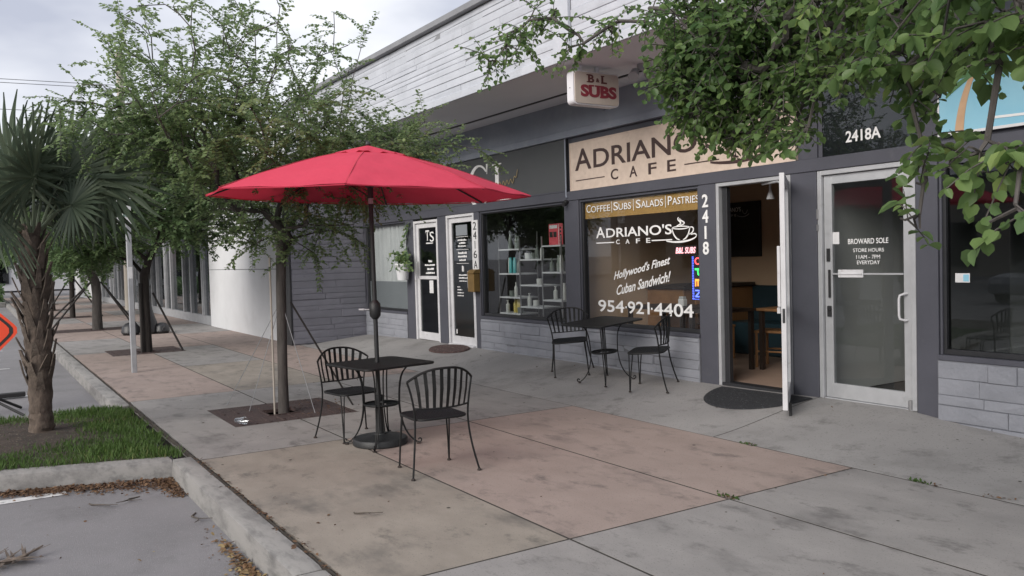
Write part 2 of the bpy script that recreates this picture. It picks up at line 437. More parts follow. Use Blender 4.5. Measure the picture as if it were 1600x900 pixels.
class MB:
    """collects shapes; build() links them as one mesh object"""

    def __init__(s):
        s.v, s.f = [], []

    def add(s, vs, fs):
        o = len(s.v)
        s.v += [tuple(x) for x in vs]
        s.f += [tuple(i + o for i in f) for f in fs]
        return s

    def box(s, x0, x1, y0, y1, z0, z1):
        return s.add([(x0, y0, z0), (x1, y0, z0), (x1, y1, z0), (x0, y1, z0), (x0, y0, z1), (x1, y0, z1), (x1, y1, z1), (x0, y1, z1)],
                     [(0, 3, 2, 1), (4, 5, 6, 7), (0, 1, 5, 4), (1, 2, 6, 5), (2, 3, 7, 6), (3, 0, 4, 7)])

    def bbox(s, x0, x1, y0, y1, z0, z1, c=0.004):
        """box with chamfered edges"""
        P, F = [], []
        xs, ys, zs = (x0, x1), (y0, y1), (z0, z1)
        idx = {}
        for i in (0, 1):
            for j in (0, 1):
                for k in (0, 1):
                    p = [xs[i], ys[j], zs[k]]
                    sg = [1 if q == 0 else -1 for q in (i, j, k)]
                    for a in range(3):
                        q = [p[b] + (0 if b == a else sg[b] * c) for b in range(3)]
                        idx[(i, j, k, a)] = len(P)
                        P.append(q)
        for i in (0, 1):
            f = [idx[(i, j, k, 0)] for j, k in ((0, 0), (1, 0), (1, 1), (0, 1))]
            F.append(f if i else f[::-1])
            f = [idx[(j, i, k, 1)] for j, k in ((0, 0), (1, 0), (1, 1), (0, 1))]
            F.append(f[::-1] if i else f)
            f = [idx[(j, k, i, 2)] for j, k in ((0, 0), (1, 0), (1, 1), (0, 1))]
            F.append(f if i else f[::-1])
        for i in (0, 1):
            for j in (0, 1):
                F.append([idx[(i, j, 0, 0)], idx[(i, j, 0, 1)], idx[(i, j, 1, 1)], idx[(i, j, 1, 0)]])
                F.append([idx[(i, 0, j, 0)], idx[(i, 0, j, 2)], idx[(i, 1, j, 2)], idx[(i, 1, j, 0)]])
                F.append([idx[(0, i, j, 1)], idx[(0, i, j, 2)], idx[(1, i, j, 2)], idx[(1, i, j, 1)]])
                for k in (0, 1):
                    F.append([idx[(i, j, k, a)] for a in range(3)])
        return s.add(P, F)

    def tube(s, pts, r, n=8, closed=False, caps=True):
        pts = [Vector(p) for p in pts]
        m = len(pts)
        rr = r if hasattr(r, '__len__') else [r] * m
        prev = None
        vs = []
        for i, p in enumerate(pts):
            if closed:
                t = pts[(i + 1) % m] - pts[i - 1]
            else:
                t = pts[min(i + 1, m - 1)] - pts[max(i - 1, 0)]
            t = t.normalized() if t.length > 1e-9 else Vector((0, 0, 1))
            if prev is None:
                a = Vector((0, 0, 1)) if abs(t.z) < 0.9 else Vector((1, 0, 0))
                u = t.cross(a).normalized()
            else:
                u = (prev - t * prev.dot(t))
                u = u.normalized() if u.length > 1e-6 else t.orthogonal().normalized()
            prev = u
            w = t.cross(u)
            for k in range(n):
                a = 2 * pi * k / n
                vs.append(p + (u * cos(a) + w * sin(a)) * rr[i])
        fs = []
        for i in range(m if closed else m - 1):
            j = (i + 1) % m
            for k in range(n):
                l = (k + 1) % n
                fs.append((i * n + k, i * n + l, j * n + l, j * n + k))
        if caps and not closed:
            fs.append(tuple(range(n - 1, -1, -1)))
            fs.append(tuple(range((m - 1) * n, m * n)))
        return s.add(vs, fs)

    def lathe(s, prof, c=(0, 0, 0), n=24):
        vs, fs = [], []
        for r, z in prof:
            for k in range(n):
                a = 2 * pi * k / n
                vs.append((c[0] + r * cos(a), c[1] + r * sin(a), c[2] + z))
        for i in range(len(prof) - 1):
            for k in range(n):
                l = (k + 1) % n
                fs.append((i * n + k, i * n + l, (i + 1) * n + l, (i + 1) * n + k))
        fs.append(tuple(range(n - 1, -1, -1)))
        fs.append(tuple(range((len(prof) - 1) * n, len(prof) * n)))
        return s.add(vs, fs)

    def prism(s, poly, fn, t0, t1):
        """poly of (u,v); fn(u,v,t) -> point"""
        n = len(poly)
        vs = [fn(u, v, t0) for u, v in poly] + [fn(u, v, t1) for u, v in poly]
        fs = [tuple(range(n - 1, -1, -1)), tuple(range(n, 2 * n))] + [(i, (i + 1) % n, n + (i + 1) % n, n + i) for i in range(n)]
        return s.add(vs, fs)

    def strip(s, a, b, t):
        """ribbon between polylines a and b with thickness vector t"""
        n = len(a)
        t = Vector(t)
        vs = [Vector(p) for p in a] + [Vector(p) for p in b] + [Vector(p) + t for p in a] + [Vector(p) + t for p in b]
        fs = []
        for i in range(n - 1):
            fs += [(i, i + 1, n + i + 1, n + i), (2 * n + i, 3 * n + i, 3 * n + i + 1, 2 * n + i + 1),
                   (i, 2 * n + i, 2 * n + i + 1, i + 1), (n + i, n + i + 1, 3 * n + i + 1, 3 * n + i)]
        fs += [(0, n, 3 * n, 2 * n), (n - 1, 3 * n - 1, 4 * n - 1, 2 * n - 1)]
        return s.add(vs, fs)

    def mesh(s, name):
        me = bpy.data.meshes.new(name)
        me.from_pydata(s.v, [], s.f)
        me.update()
        return me

    def build(s, name, mat, parent=None, world=False, smooth=False, label=None, kind=None):
        if world and parent:
            inv = wm(parent).inverted()
            s.v = [tuple(inv @ Vector(p)) for p in s.v]
        return link(name, s.mesh(name), mat, parent, smooth, label, kind)


def link(name, me, mat, parent=None, smooth=False, label=None, kind=None):
    o = bpy.data.objects.new(name, me)
    COL.objects.link(o)
    if mat and not me.materials:
        me.materials.append(M[mat] if isinstance(mat, str) else mat)
    if parent:
        o.parent = parent
    if smooth:
        me.polygons.foreach_set('use_smooth', [True] * len(me.polygons))
        try:
            me.set_sharp_from_angle(angle=radians(40))
        except Exception:
            pass
    if label:
        o['label'] = label
    if kind:
        o['kind'] = kind
    return o


def text_mesh(s, rect, y, extrude=0.002, shear=0.0, bold=0.0, slope=0.0, fn=None, space=1.0):
    """lettering fitted into rect (x0, x1, z0, z1) on a plane at depth y facing -Y; fn may remap (u, v, t)"""
    cu = bpy.data.curves.new('text', 'FONT')
    cu.body = s
    cu.shear = shear
    cu.offset = bold
    cu.space_character = space
    cu.resolution_u = 4
    cu.extrude = 0.0
    ob = bpy.data.objects.new('text', cu)
    me = bpy.data.meshes.new_from_object(ob)
    n = len(me.vertices)
    co = np.empty(n * 3)
    me.vertices.foreach_get('co', co)
    co = co.reshape(-1, 3)
    x0, x1, z0, z1 = rect
    mn, mxx = co.min(0), co.max(0)
    if s in ('1', 'I'):
        asp = (mxx[0] - mn[0]) / (mxx[1] - mn[1])
        xc, hw = (x0 + x1) / 2, asp * (z1 - z0) / 2
        x0, x1 = xc - hw, xc + hw
    u = x0 + (co[:, 0] - mn[0]) / max(mxx[0] - mn[0], 1e-6) * (x1 - x0)
    v = z0 + (co[:, 1] - mn[1]) / max(mxx[1] - mn[1], 1e-6) * (z1 - z0) + slope * (u - x0)
    mb = MB()
    faces = [tuple(p.vertices) for p in me.polygons]
    fn = fn or (lambda a, b, t: (a, y - t, b))
    top = [fn(a, b, extrude) for a, b in zip(u, v)]
    bot = [fn(a, b, 0.0) for a, b in zip(u, v)]
    mb.add(top + bot, faces)
    # side walls
    cnt = {}
    for f in faces:
        for i in range(len(f)):
            e = (f[i], f[(i + 1) % len(f)])
            cnt[e] = cnt.get(e, 0) + 1
    for (a, b) in list(cnt):
        if (b, a) not in cnt:
            mb.f.append((a, n + a, n + b, b))
    bpy.data.objects.remove(ob)
    bpy.data.meshes.remove(me)
    bpy.data.curves.remove(cu)
    return mb


def letters(name, parts, y, mat, parent, **kw):
    for s, rect, *o in parts:
        k = dict(kw)
        if o:
            k.update(o[0])
        text_mesh(s, rect, y, **k).build(name, mat, parent, world=True)


def arc(c, r, a0, a1, n):
    return [(c[0] + r * cos(a0 + (a1 - a0) * i / n), c[1] + r * sin(a0 + (a1 - a0) * i / n)) for i in range(n + 1)]


def stroke(pts, w, y, t=0.003):
    """flat brush stroke in the XZ plane at depth y; w width or list"""
    n = len(pts)
    ww = w if hasattr(w, '__len__') else [w] * n
    a, b = [], []
    for i, (x, z) in enumerate(pts):
        p, q = pts[max(i - 1, 0)], pts[min(i + 1, n - 1)]
        dx, dz = q[0] - p[0], q[1] - p[1]
        l = sqrt(dx * dx + dz * dz) or 1
        nx, nzv = -dz / l * ww[i] / 2, dx / l * ww[i] / 2
        a.append((x + nx, y, z + nzv))
        b.append((x - nx, y, z - nzv))
    return MB().strip(a, b, (0, -t, 0))


def bez(p0, p1, p2, p3, n=14):
    o = []
    for i in range(n + 1):
        t = i / n
        o.append(tuple(p0[k] * (1 - t) ** 3 + 3 * p1[k] * t * (1 - t) ** 2 + 3 * p2[k] * t * t * (1 - t) + p3[k] * t ** 3 for k in range(len(p0))))
    return o


# ------------------------------------------------------------------ terrain heights
BX = [-60, -19, -17, -14.5, -12, -9.2, -7.0, -6.2, -5.3, -4.4, -4.1, -3.4, -1, 4]
BZ = [0.05, 0.07, 0.11, 0.172, 0.178, 0.188, 0.166, 0.172, 0.195, 0.20, 0.16, 0.115, 0.09, 0.08]


def base_z(x):
    return float(np.interp(x, BX, BZ))


def gz(x, y):
    """height of the pavement: level to the fourth joint, then ramping up to the shop fronts"""
    if y <= 5.49:
        return 0.0
    t = min(1.0, (y - 5.49) / 1.5)
    return base_z(x) * (t * t * (3 - 2 * t) * 0.45 + t * 0.55)


# ------------------------------------------------------------------ ground and pavement
YK0, YK1 = 1.36, 1.52
g = MB()
g.add([(-900, -900, -0.15), (900, -900, -0.15), (900, 900, -0.15), (-900, 900, -0.15)], [(0, 1, 2, 3)])
ground = g.build('ground', 'asphalt')
ground['kind'] = 'structure'

rd = struct('parking_lines')
for (x0, x1, y0, y1) in ((-7.69, -7.56, -4.2, 0.56), (-13.97, -13.87, -4.2, 0.60), (-18.15, -18.05, -4.5, 0.5), (-22.3, -22.2, -4.5, 0.5), (-2.9, -2.8, -4.2, 0.35)):
    MB().add([(x0, y0, -0.146), (x1, y0, -0.146), (x1, y1, -0.146), (x0, y1, -0.146)], [(0, 1, 2, 3)]).build('painted_line', 'white_line', rd)

sub = MB().box(-62, 6, YK1 - 0.01, 7.2, -0.148, -0.122).build('pavement_bed', 'joint_dark')
sub['kind'] = 'structure'

pave = struct('pavement')
JX = [4.2, 0.5, -3.93, -7.43, -11.25, -14.62, -18.2, -21.8, -25.4, -29.0, -32.6, -36.2, -39.8, -43.4, -47, -50.6, -54.2, -57.8, -61.4]
JY = [1.555, 2.855, 4.168, 5.485]
PITS = [(-9.95, -8.70, 2.18, 3.52), (-18.62, -17.30, 2.15, 3.47), (-26.1, -24.8, 1.7, 3.9), (-33.4, -32.1, 2.15, 3.47), (-40.2, -38.9, 2.15, 3.47), (-47.2, -45.9, 2.15, 3.47), (-1.65, -0.35, 2.18, 3.5)]


def slab(x0, x1, y0, y1, mat, gap=0.0095, step=0.5, tilt=None):
    x0, x1, y0, y1 = x0 + gap, x1 - gap, y0 + gap, y1 - gap
    holes = [p for p in PITS if p[0] < x1 and p[1] > x0 and p[2] < y1 and p[3] > y0]

    def cuts(a, b, ex, st):
        n = max(1, int(round((b - a) / st)))
        c = {round(a + (b - a) * i / n, 4) for i in range(n + 1)}
        c |= {round(e, 4) for e in ex if a < e < b}
        return sorted(c)
    st = step
    xs = cuts(x0, x1, [e for h in holes for e in h[:2]], st)
    ys = cuts(y0, y1, [e for h in holes for e in h[2:]], st if y0 < 5.4 else 0.14)
    ta, tb = tilt or (RNG.uniform(-0.0003, 0.0003), RNG.uniform(-0.0005, 0.0005))
    cx, cy = (x0 + x1) / 2, (y0 + y1) / 2
    mb = MB()
    idx = {}

    def vid(i, j, low):
        k = (i, j, low)
        if k not in idx:
            idx[k] = len(mb.v)
            x, y = xs[i], ys[j]
            z = gz(x, y) + ta * (x - cx) + tb * (y - cy)
            mb.v.append((x, y, z - 0.09 if low else z))
        return idx[k]
    cell = {}
    for i in range(len(xs) - 1):
        for j in range(len(ys) - 1):
            mx_, my_ = (xs[i] + xs[i + 1]) / 2, (ys[j] + ys[j + 1]) / 2
            cell[(i, j)] = not any(h[0] < mx_ < h[1] and h[2] < my_ < h[3] for h in holes)
    for (i, j), ok in cell.items():
        if not ok:
            continue
        mb.f.append((vid(i, j, 0), vid(i + 1, j, 0), vid(i + 1, j + 1, 0), vid(i, j + 1, 0)))
        for di, dj, a, b in ((0, -1, (i, j), (i + 1, j)), (1, 0, (i + 1, j), (i + 1, j + 1)), (0, 1, (i + 1, j + 1), (i, j + 1)), (-1, 0, (i, j + 1), (i, j))):
            if not cell.get((i + di, j + dj), False):
                mb.f.append((vid(*a, 0), vid(*a, 1), vid(*b, 1), vid(*b, 0)))
    if not mb.f:
        return None
    return mb.build('slab', mat, pave)


slabmat = {(1, 0): 'conc_grey', (1, 1): 'conc_grey', (1, 2): 'conc_grey', (2, 0): 'conc_tan', (2, 1): 'conc_pink', (2, 2): 'conc_pink',
           (3, 0): 'conc_grey', (3, 1): 'conc_grey', (3, 2): 'conc_grey', (4, 0): 'conc_pink', (4, 1): 'conc_tan', (4, 2): 'conc_pink'}
for i in range(len(JX) - 1):
    for j in range(3):
        m = slabmat.get((i, j), 'conc_pink' if (i + j) % 3 else 'conc_grey')
        slab(JX[i + 1], JX[i], JY[j], JY[j + 1], m)
RX = [4.2, -5.35, -8.95, -11.9, -16.5]
for i in range(len(RX) - 1):
    slab(RX[i + 1], RX[i], 5.485, 7.06, 'conc_ramp', step=0.3, tilt=(0, 0), gap=0.004 if i else 0.0095)
for i in range(12):
    slab(-16.5 - 3.6 * (i + 1), -16.5 - 3.6 * i, 5.485, 5.62, 'conc_grey', tilt=(0, 0))

def spans(a, b, cutters):
    out, cur = [], a
    for c, d in sorted(cutters):
        if d <= cur or c >= b:
            continue
        if c > cur:
            out.append((cur, c))
        cur = max(cur, d)
    if cur < b:
        out.append((cur, b))
    return out


for y in JY[1:]:
    for a, b in spans(-61.4, 4.2, [(p[0], p[1]) for p in PITS if p[2] < y < p[3]]):
        MB().box(a, b, y - 0.022, y + 0.022, -0.06, -0.0012).build('joint', 'joint_dark', pave)
for x in JX[1:-1]:
    for a, b in spans(1.56, 5.46, [(p[2], p[3]) for p in PITS if p[0] < x < p[1]]):
        MB().box(x - 0.02, x + 0.02, a, b, -0.07, -0.0018).build('joint', 'joint_dark', pave)
for x in RX[1:-1]:
    mb = MB()
    ys_ = [5.50 + 1.44 * i / 12 for i in range(13)]
    mb.strip([(x - 0.02, y, gz(x, y) - 0.0015) for y in ys_], [(x + 0.02, y, gz(x, y) - 0.0015) for y in ys_], (0, 0, -0.03))
    mb.build('joint', 'joint_dark', pave)

# kerbs: uneven worn stones
kerb = struct('kerb')


def kerb_stone(x0, x1, seed):
    r = random.Random(seed)
    n = max(4, int((x1 - x0) / 0.045))
    prof = [(YK1, -0.2), (YK1, 0.0), (YK0 + 0.018, 0.0), (YK0 + 0.004, -0.010), (YK0 - 0.002, -0.045), (YK0 - 0.010, -0.10), (YK0 - 0.014, -0.2)]
    mb = MB()
    for i in range(n + 1):
        x = x0 + (x1 - x0) * i / n
        e = 0.012 if i in (0, n) else 0
        for k, (y, z) in enumerate(prof):
            j = 0.0 if k in (0, 6) else 1.0
            chip = 0.014 * max(0, r.random() - 0.985) / 0.015 if k in (2, 3) else 0
            mb.v.append((x, y + j * r.uniform(-0.0006, 0.0006) + chip, z + j * r.uniform(-0.0006, 0.0004) - chip * 0.7 - e * j))
    m = len(prof)
    for i in range(n):
        for k in range(m - 1):
            mb.f.append((i * m + k, i * m + k + 1, (i + 1) * m + k + 1, (i + 1) * m + k))
    mb.f.append(tuple(range(m)))
    mb.f.append(tuple(range(n * m + m - 1, n * m - 1, -1)))
    return mb.build('kerb_stone', 'kerb', kerb, smooth=True)


for k, (a, b) in enumerate([(-4.36, -1.2), (-7.66, -4.37), (-1.19, 2.6)] + [(-11.0 - 3.3 * (i + 1), -11.0 - 3.3 * i - 0.012) for i in range(15)]):
    kerb_stone(a, b, 40 + k)
def isl_x(y):
    return -7.60 - 0.32 * min(2.96, max(0.0, 1.36 - y))


# island kerb, running away from the pavement, and its far twin
for xk, sgn in ((-7.60, 1), (-11.0, -1)):
    for s in range(2):
        r = random.Random(int(xk * 10) + s)
        ya, yb = (1.36, -1.6) if s == 0 else (-1.61, -4.6)
        n = 44
        prof = [(-0.16, -0.2), (-0.16, 0.0), (0.0, 0.005), (0.03, -0.01), (0.045, -0.05), (0.06, -0.15), (0.06, -0.2)]
        mb = MB()
        for i in range(n + 1):
            y = ya + (yb - ya) * i / n
            for k, (u, z) in enumerate(prof):
                j = 0 if k in (0, 6) else 1
                bend = isl_x(y) + 7.60 if xk > -9 else 0
                chip = 0.014 * max(0, r.random() - 0.94) / 0.06 if k in (2, 3) else 0
                mb.v.append((xk + sgn * (u - chip + j * r.uniform(-0.0008, 0.0008)) + bend, y, z + j * r.uniform(-0.0008, 0.0008) - chip * .7))
        m = len(prof)
        for i in range(n):
            for k in range(m - 1):
                mb.f.append((i * m + k, i * m + k + 1, (i + 1) * m + k + 1, (i + 1) * m + k))
        mb.f.append(tuple(range(m)))
        mb.f.append(tuple(range(n * m + m - 1, n * m - 1, -1)))
        mb.build('kerb_stone', 'kerb', kerb, smooth=True)
# dirt in the joint behind the kerb
r = random.Random(3)
mb = MB()
xs = [2.6 - 0.06 * i for i in range(0, 780)]
for x in xs:
    a = r.uniform(-0.006, 0.012) + (0.02 if -7.6 < x < -5.5 else 0)
    mb.v += [(x, YK1 - a, -0.02 + 0.0), (x, 1.538, 0.003 + r.uniform(-0.004, 0.006)), (x, 1.56 + a * 1.2, -0.02)]
for i in range(len(xs) - 1):
    mb.f += [(3 * i, 3 * i + 1, 3 * i + 4, 3 * i + 3), (3 * i + 1, 3 * i + 2, 3 * i + 5, 3 * i + 4)]
jd = mb.build('joint_dirt', 'dirt')
tag(jd, 'dark dirt packed in the joint behind the kerb', 'dirt', kind='stuff')


# ------------------------------------------------------------------ leaf / grass meshes from arrays
HEX = np.array([(0, 0), (0.3, 0.34), (0.72, 0.36), (1.0, 0.06), (0.72, -0.36), (0.3, -0.34)])
QUAD = np.array([(0, 0), (0.5, 0.33), (1.0, 0.0), (0.5, -0.33)])
OVAL = np.array([(0, 0.02), (0.18, 0.26), (0.45, 0.37), (0.75, 0.36), (0.95, 0.2), (1.0, 0.0), (0.95, -0.2), (0.75, -0.36), (0.45, -0.37), (0.18, -0.26)])


def unit(a):
    return a / np.maximum(np.linalg.norm(a, axis=1, keepdims=True), 1e-9)


FOLD = np.array([(0, 0), (0.2, 0.25), (0.5, 0.36), (0.8, 0.32), (1.0, 0.03), (0.8, -0.32), (0.5, -0.36), (0.2, -0.25)])
FOLD_F = [(0, 4, 3, 2, 1), (0, 7, 6, 5, 4)]


def leaves_mesh(name, pos, axis, nrm, size, shape=HEX, rnd=None, cup=0.0, width=1.0, polys=None, curl=0.0):
    n, k = len(pos), len(shape)
    axis = unit(axis)
    side = unit(np.cross(nrm, axis))
    up = np.cross(axis, side)
    u, v = shape[:, 0], shape[:, 1] * width
    size = np.asarray(size).reshape(-1, 1, 1)
    w = cup * (np.abs(v) * 1.0 + (u - 0.5) ** 2 * -0.6)
    P = pos[:, None, :] + size * (axis[:, None, :] * u[None, :, None] + side[:, None, :] * v[None, :, None] + up[:, None, :] * w[None, :, None])
    if curl:
        P = P - size * up[:, None, :] * (np.abs(NR.normal(0, curl, n))[:, None, None] * (u ** 2)[None, :, None])
    polys = polys or [tuple(range(k))]
    me = bpy.data.meshes.new(name)
    me.vertices.add(n * k)
    me.vertices.foreach_set('co', P.reshape(-1).astype(np.float32))
    flat = np.array([q for f in polys for q in f])
    lens = np.array([len(f) for f in polys])
    li = (np.arange(n)[:, None] * k + flat[None, :]).reshape(-1)
    tot = np.tile(lens, n)
    me.loops.add(len(li))
    me.loops.foreach_set('vertex_index', li.astype(np.int32))
    me.polygons.add(len(tot))
    me.polygons.foreach_set('loop_start', np.concatenate([[0], np.cumsum(tot)[:-1]]).astype(np.int32))
    me.polygons.foreach_set('loop_total', tot.astype(np.int32))
    at_ = me.attributes.new('rnd', 'FLOAT', 'POINT')
    rnd = NR.random(n) if rnd is None else rnd
    at_.data.foreach_set('value', np.repeat(rnd, k).astype(np.float32))
    me.update()
    me.validate()
    return me


# ------------------------------------------------------------------ planted island
soil = MB()
nx_, ny_ = 40, 56
for i in range(nx_ + 1):
    for j in range(ny_ + 1):
        y = -4.5 + 5.88 * j / ny_
        x = -10.86 + (isl_x(y) - 0.08 + 10.86) * i / nx_
        d = ((x + 9.62) / 0.9) ** 2 + ((y - 0.35) / 0.6) ** 2
        soil.v.append((x, y, -0.012 + 0.05 * exp(-d * 0.7) + RNG.uniform(-0.006, 0.008)))
for i in range(nx_):
    for j in range(ny_):
        a = i * (ny_ + 1) + j
        soil.f.append((a, a + ny_ + 1, a + ny_ + 2, a + 1))
so_ = soil.build('planting_bed', 'soil')
so_['kind'] = 'structure'
n = 46000
gx = NR.uniform(-10.95, -7.6, n)
gy = NR.uniform(-2.2, 1.50, n)
soilmask = ((gx + 9.55) / 0.85) ** 2 + ((gy - 0.25) / 0.62) ** 2 + NR.normal(0, 0.16, n)
keep = (soilmask > 1.0) & (gx < -7.74 - 0.32 * np.clip(1.36 - gy, 0, 2.96) + NR.normal(0.0, 0.03, n)) & (gy < 1.43 + NR.normal(0, 0.035, n) + 0.05 * np.sin(gx * 7))
keep |= (NR.random(n) < 0.05) & (gy < 1.4) & (gx < -8.6)
gx, gy = gx[keep], gy[keep]
n = len(gx)
hgt = NR.uniform(0.03, 0.085, n) * (0.75 + 0.5 * (np.sin(gx * 5.1) * np.cos(gy * 6.3) * 0.5 + 0.5))
ax = np.stack([NR.normal(0, 0.42, n), NR.normal(0.05, 0.42, n), np.ones(n)], 1)
nm = np.stack([NR.normal(0, 1, n), NR.normal(0, 1, n), np.zeros(n)], 1)
BLADE = np.array([(0, 0.05), (0.55, 0.04), (1.0, 0.0), (0.55, -0.04), (0, -0.05)])
gm = leaves_mesh('grass', np.stack([gx, gy, np.full(n, -0.012)], 1), ax, nm, hgt, BLADE, rnd=np.clip(NR.beta(2, 2.4, n) + 0.1 * np.sin(gx * 3), 0, 1), width=1.1)
go = link('grass', gm, 'grass')
tag(go, 'bright green grass growing on the kerbed island', 'grass', kind='stuff')

# fallen leaves: along the island kerb and in the gutter
pos = []
for i in range(2600):
    t = RNG.random() ** 0.7
    y = -1.2 + 2.55 * t
    wdt = 0.05 + 0.14 * max(0.0, (y + 0.2) / 1.5)
    pos.append((isl_x(y) + 0.07 + abs(RNG.gauss(0, 1)) * wdt, y, -0.146 + RNG.random() * 0.02))
for i in range(260):
    x = RNG.uniform(-7.5, -6.9) + 0.0
    pos.append((x, 1.33 - abs(RNG.gauss(0, 0.05)) * (1 + (-(x) - 6.9)), -0.146 + RNG.random() * 0.012))
for i in range(700):
    x = RNG.gauss(-4.85, 0.38)
    pos.append((x, 1.315 - abs(RNG.gauss(0, 0.05)), -0.146 + RNG.random() * 0.012))
for i in range(40):
    pos.append((RNG.uniform(-8, -3.5), RNG.uniform(-0.5, 1.3), -0.145))
pos = np.array(pos)
n = len(pos)
ax = NR.normal(0, 1, (n, 3)) * (1, 1, 0.25)
nm = NR.normal(0, 0.35, (n, 3)) + (0, 0, 1)
rn = NR.random(n) * 0.75
rn[pos[:, 0] > -5.9] = 0.6 + 0.4 * NR.random((pos[:, 0] > -5.9).sum())
lm = leaves_mesh('leaves', pos, ax, nm, NR.uniform(0.016, 0.042, n), HEX, rnd=rn, cup=0.3, width=0.7)
tag(link('fallen_leaves', lm, 'litter'), 'brown fallen leaves drifted along the island kerb and gutter', 'leaves', kind='stuff')
# bits on the pavement
pos = []
for i in range(130):
    x, y = RNG.uniform(-14, -1.5), RNG.uniform(1.6, 6.9)
    pos.append((x, y, gz(x, y) + 0.004))
for i in range(110):
    x = RNG.uniform(-9.9, -8.7)
    pos.append((x, RNG.gauss(3.3, 0.2), 0.012))
for i in range(170):
    x = RNG.uniform(-7.5, -3.6)
    pos.append((x, 1.54 + RNG.gauss(0, 0.018), 0.008))
for cx, cy in ((-3.95, 4.2), (-4.9, 5.49), (-3.3, 5.49), (-2.9, 5.5)):
    for i in range(10):
        pos.append((cx + RNG.gauss(0, 0.05), cy + RNG.gauss(0, 0.015), gz(cx, cy) + 0.008))
pos = np.array(pos)
n = len(pos)
lm = leaves_mesh('debris', pos, NR.normal(0, 1, (n, 3)) * (1, 1, 0.2), NR.normal(0, 0.3, (n, 3)) + (0, 0, 1), NR.uniform(0.012, 0.04, n), HEX, rnd=NR.random(n) * 0.6, cup=0.3, width=0.6)
tag(link('leaf_debris', lm, 'litter'), 'tiny dry leaf bits scattered over the pavement slabs', 'debris', kind='stuff')
# weed sprigs in the joints
pos, axs = [], []
for cx, cy in ((-3.95, 4.2), (-4.95, 5.49), (-3.42, 5.49)):
    for i in range(26):
        pos.append((cx + RNG.gauss(0, 0.045), cy + RNG.gauss(0, 0.012), gz(cx, cy)))
        axs.append((RNG.gauss(0, 0.7), RNG.gauss(0, 0.7), RNG.uniform(0.3, 1)))
lm = leaves_mesh('weeds', np.array(pos), np.array(axs), NR.normal(0, 1, (len(pos), 3)), NR.uniform(0.015, 0.035, len(pos)), QUAD, rnd=NR.random(len(pos)) * 0.3)
tag(link('joint_weeds', lm, 'grass'), 'small weed tufts growing in the pavement joints', 'weeds', kind='stuff')

# old chewing gum trodden flat
gp = []
for i in range(60):
    x, y = RNG.uniform(-13, -1.5), RNG.uniform(1.65, 6.7)
    gp.append((x, y, gz(x, y) + 0.003))
gp = np.array(gp)
n = len(gp)
lm = leaves_mesh('gum', gp, NR.normal(0, 1, (n, 3)) * (1, 1, 0), np.tile((0.0, 0.0, 1.0), (n, 1)), NR.uniform(0.01, 0.032, n), OVAL, rnd=NR.random(n), width=1.2)
tag(link('gum_spots', lm, 'dirt'), 'dark flattened gum spots dotted over the pavement', 'gum', kind='stuff')

# twigs lying on the asphalt
for k, (px, py, ang, ln, lab) in enumerate(((155, 790, 0.5, 0.26, 'forked dry twig on the asphalt nearest the painted line'), (200, 782, -0.9, 0.22, 'bent dry twig on the asphalt below the brown leaf drift'),
                                            (305, 810, -0.2, 0.3, 'pale dry stem on the asphalt beside the kerb face'), (565, 803, 0.4, 0.14, 'short dark twig on the tan pavement slab'))):
    v = CR @ Vector(((px - 800) / FPX, -(py - 450) / FPX, -1.0))
    z = 0.006 if k == 3 else -0.142
    t = (z - CAM_H) / v.z
    p = Vector((0, 0, CAM_H)) + v * t
    pts = [p + Vector((cos(ang) * s * ln + 0.02 * sin(s * 5), sin(ang) * s * ln + 0.02 * sin(s * 7), 0.006 + 0.012 * sin(s * 3))) for s in (-0.5, -0.2, 0.1, 0.3, 0.5)]
    mb = MB().tube(pts, [0.006, 0.006, 0.005, 0.004, 0.002], 6)
    mb.tube([pts[2], pts[2] + Vector((0.05, 0.04, 0.005)), pts[2] + Vector((0.07, 0.09, 0.003))], [0.004, 0.003, 0.002], 5)
    tag(mb.build('twig', 'twig'), lab, 'twig')
# dry palm frond at the lower left
mb = MB()
p0 = Vector((-6.0, 0.10, -0.14))
r = random.Random(5)
mb.tube([p0 + Vector((-0.1, -0.35, 0.0)), p0, p0 + Vector((0.02, 0.1, 0.03)), p0 + Vector((-0.02, 0.2, 0.06))], [0.012, 0.012, 0.009, 0.005], 6)
for i in range(34):
    a = r.uniform(-0.6, 3.4)
    d = Vector((cos(a) * 0.2, sin(a) * 0.2, r.uniform(-0.01, 0.05)))
    s = Vector((-sin(a), cos(a), 0)) * 0.008
    q = p0 + Vector((0, r.uniform(-0.2, 0.12), 0.012))
    mb.strip([q - s, q + d * 0.5 - s, q + d], [q + s, q + d * 0.5 + s, q + d + s * 0.1], (0, 0, 0.002))
tag(mb.build('dry_palm_frond', 'palm_boot'), 'dry brown palm frond lying on the asphalt at lower left', 'frond')

# ------------------------------------------------------------------ shop building
YF = 7.0
shop = thing('shop_building', 'grey single storey shop row with pale stone fascia over the pavement', 'building', (-8.0, 7.0, 0.0))


def part(name, mat, mb, parent=None, **k):
    return mb.build(name, mat, parent or shop, world=True, **k)


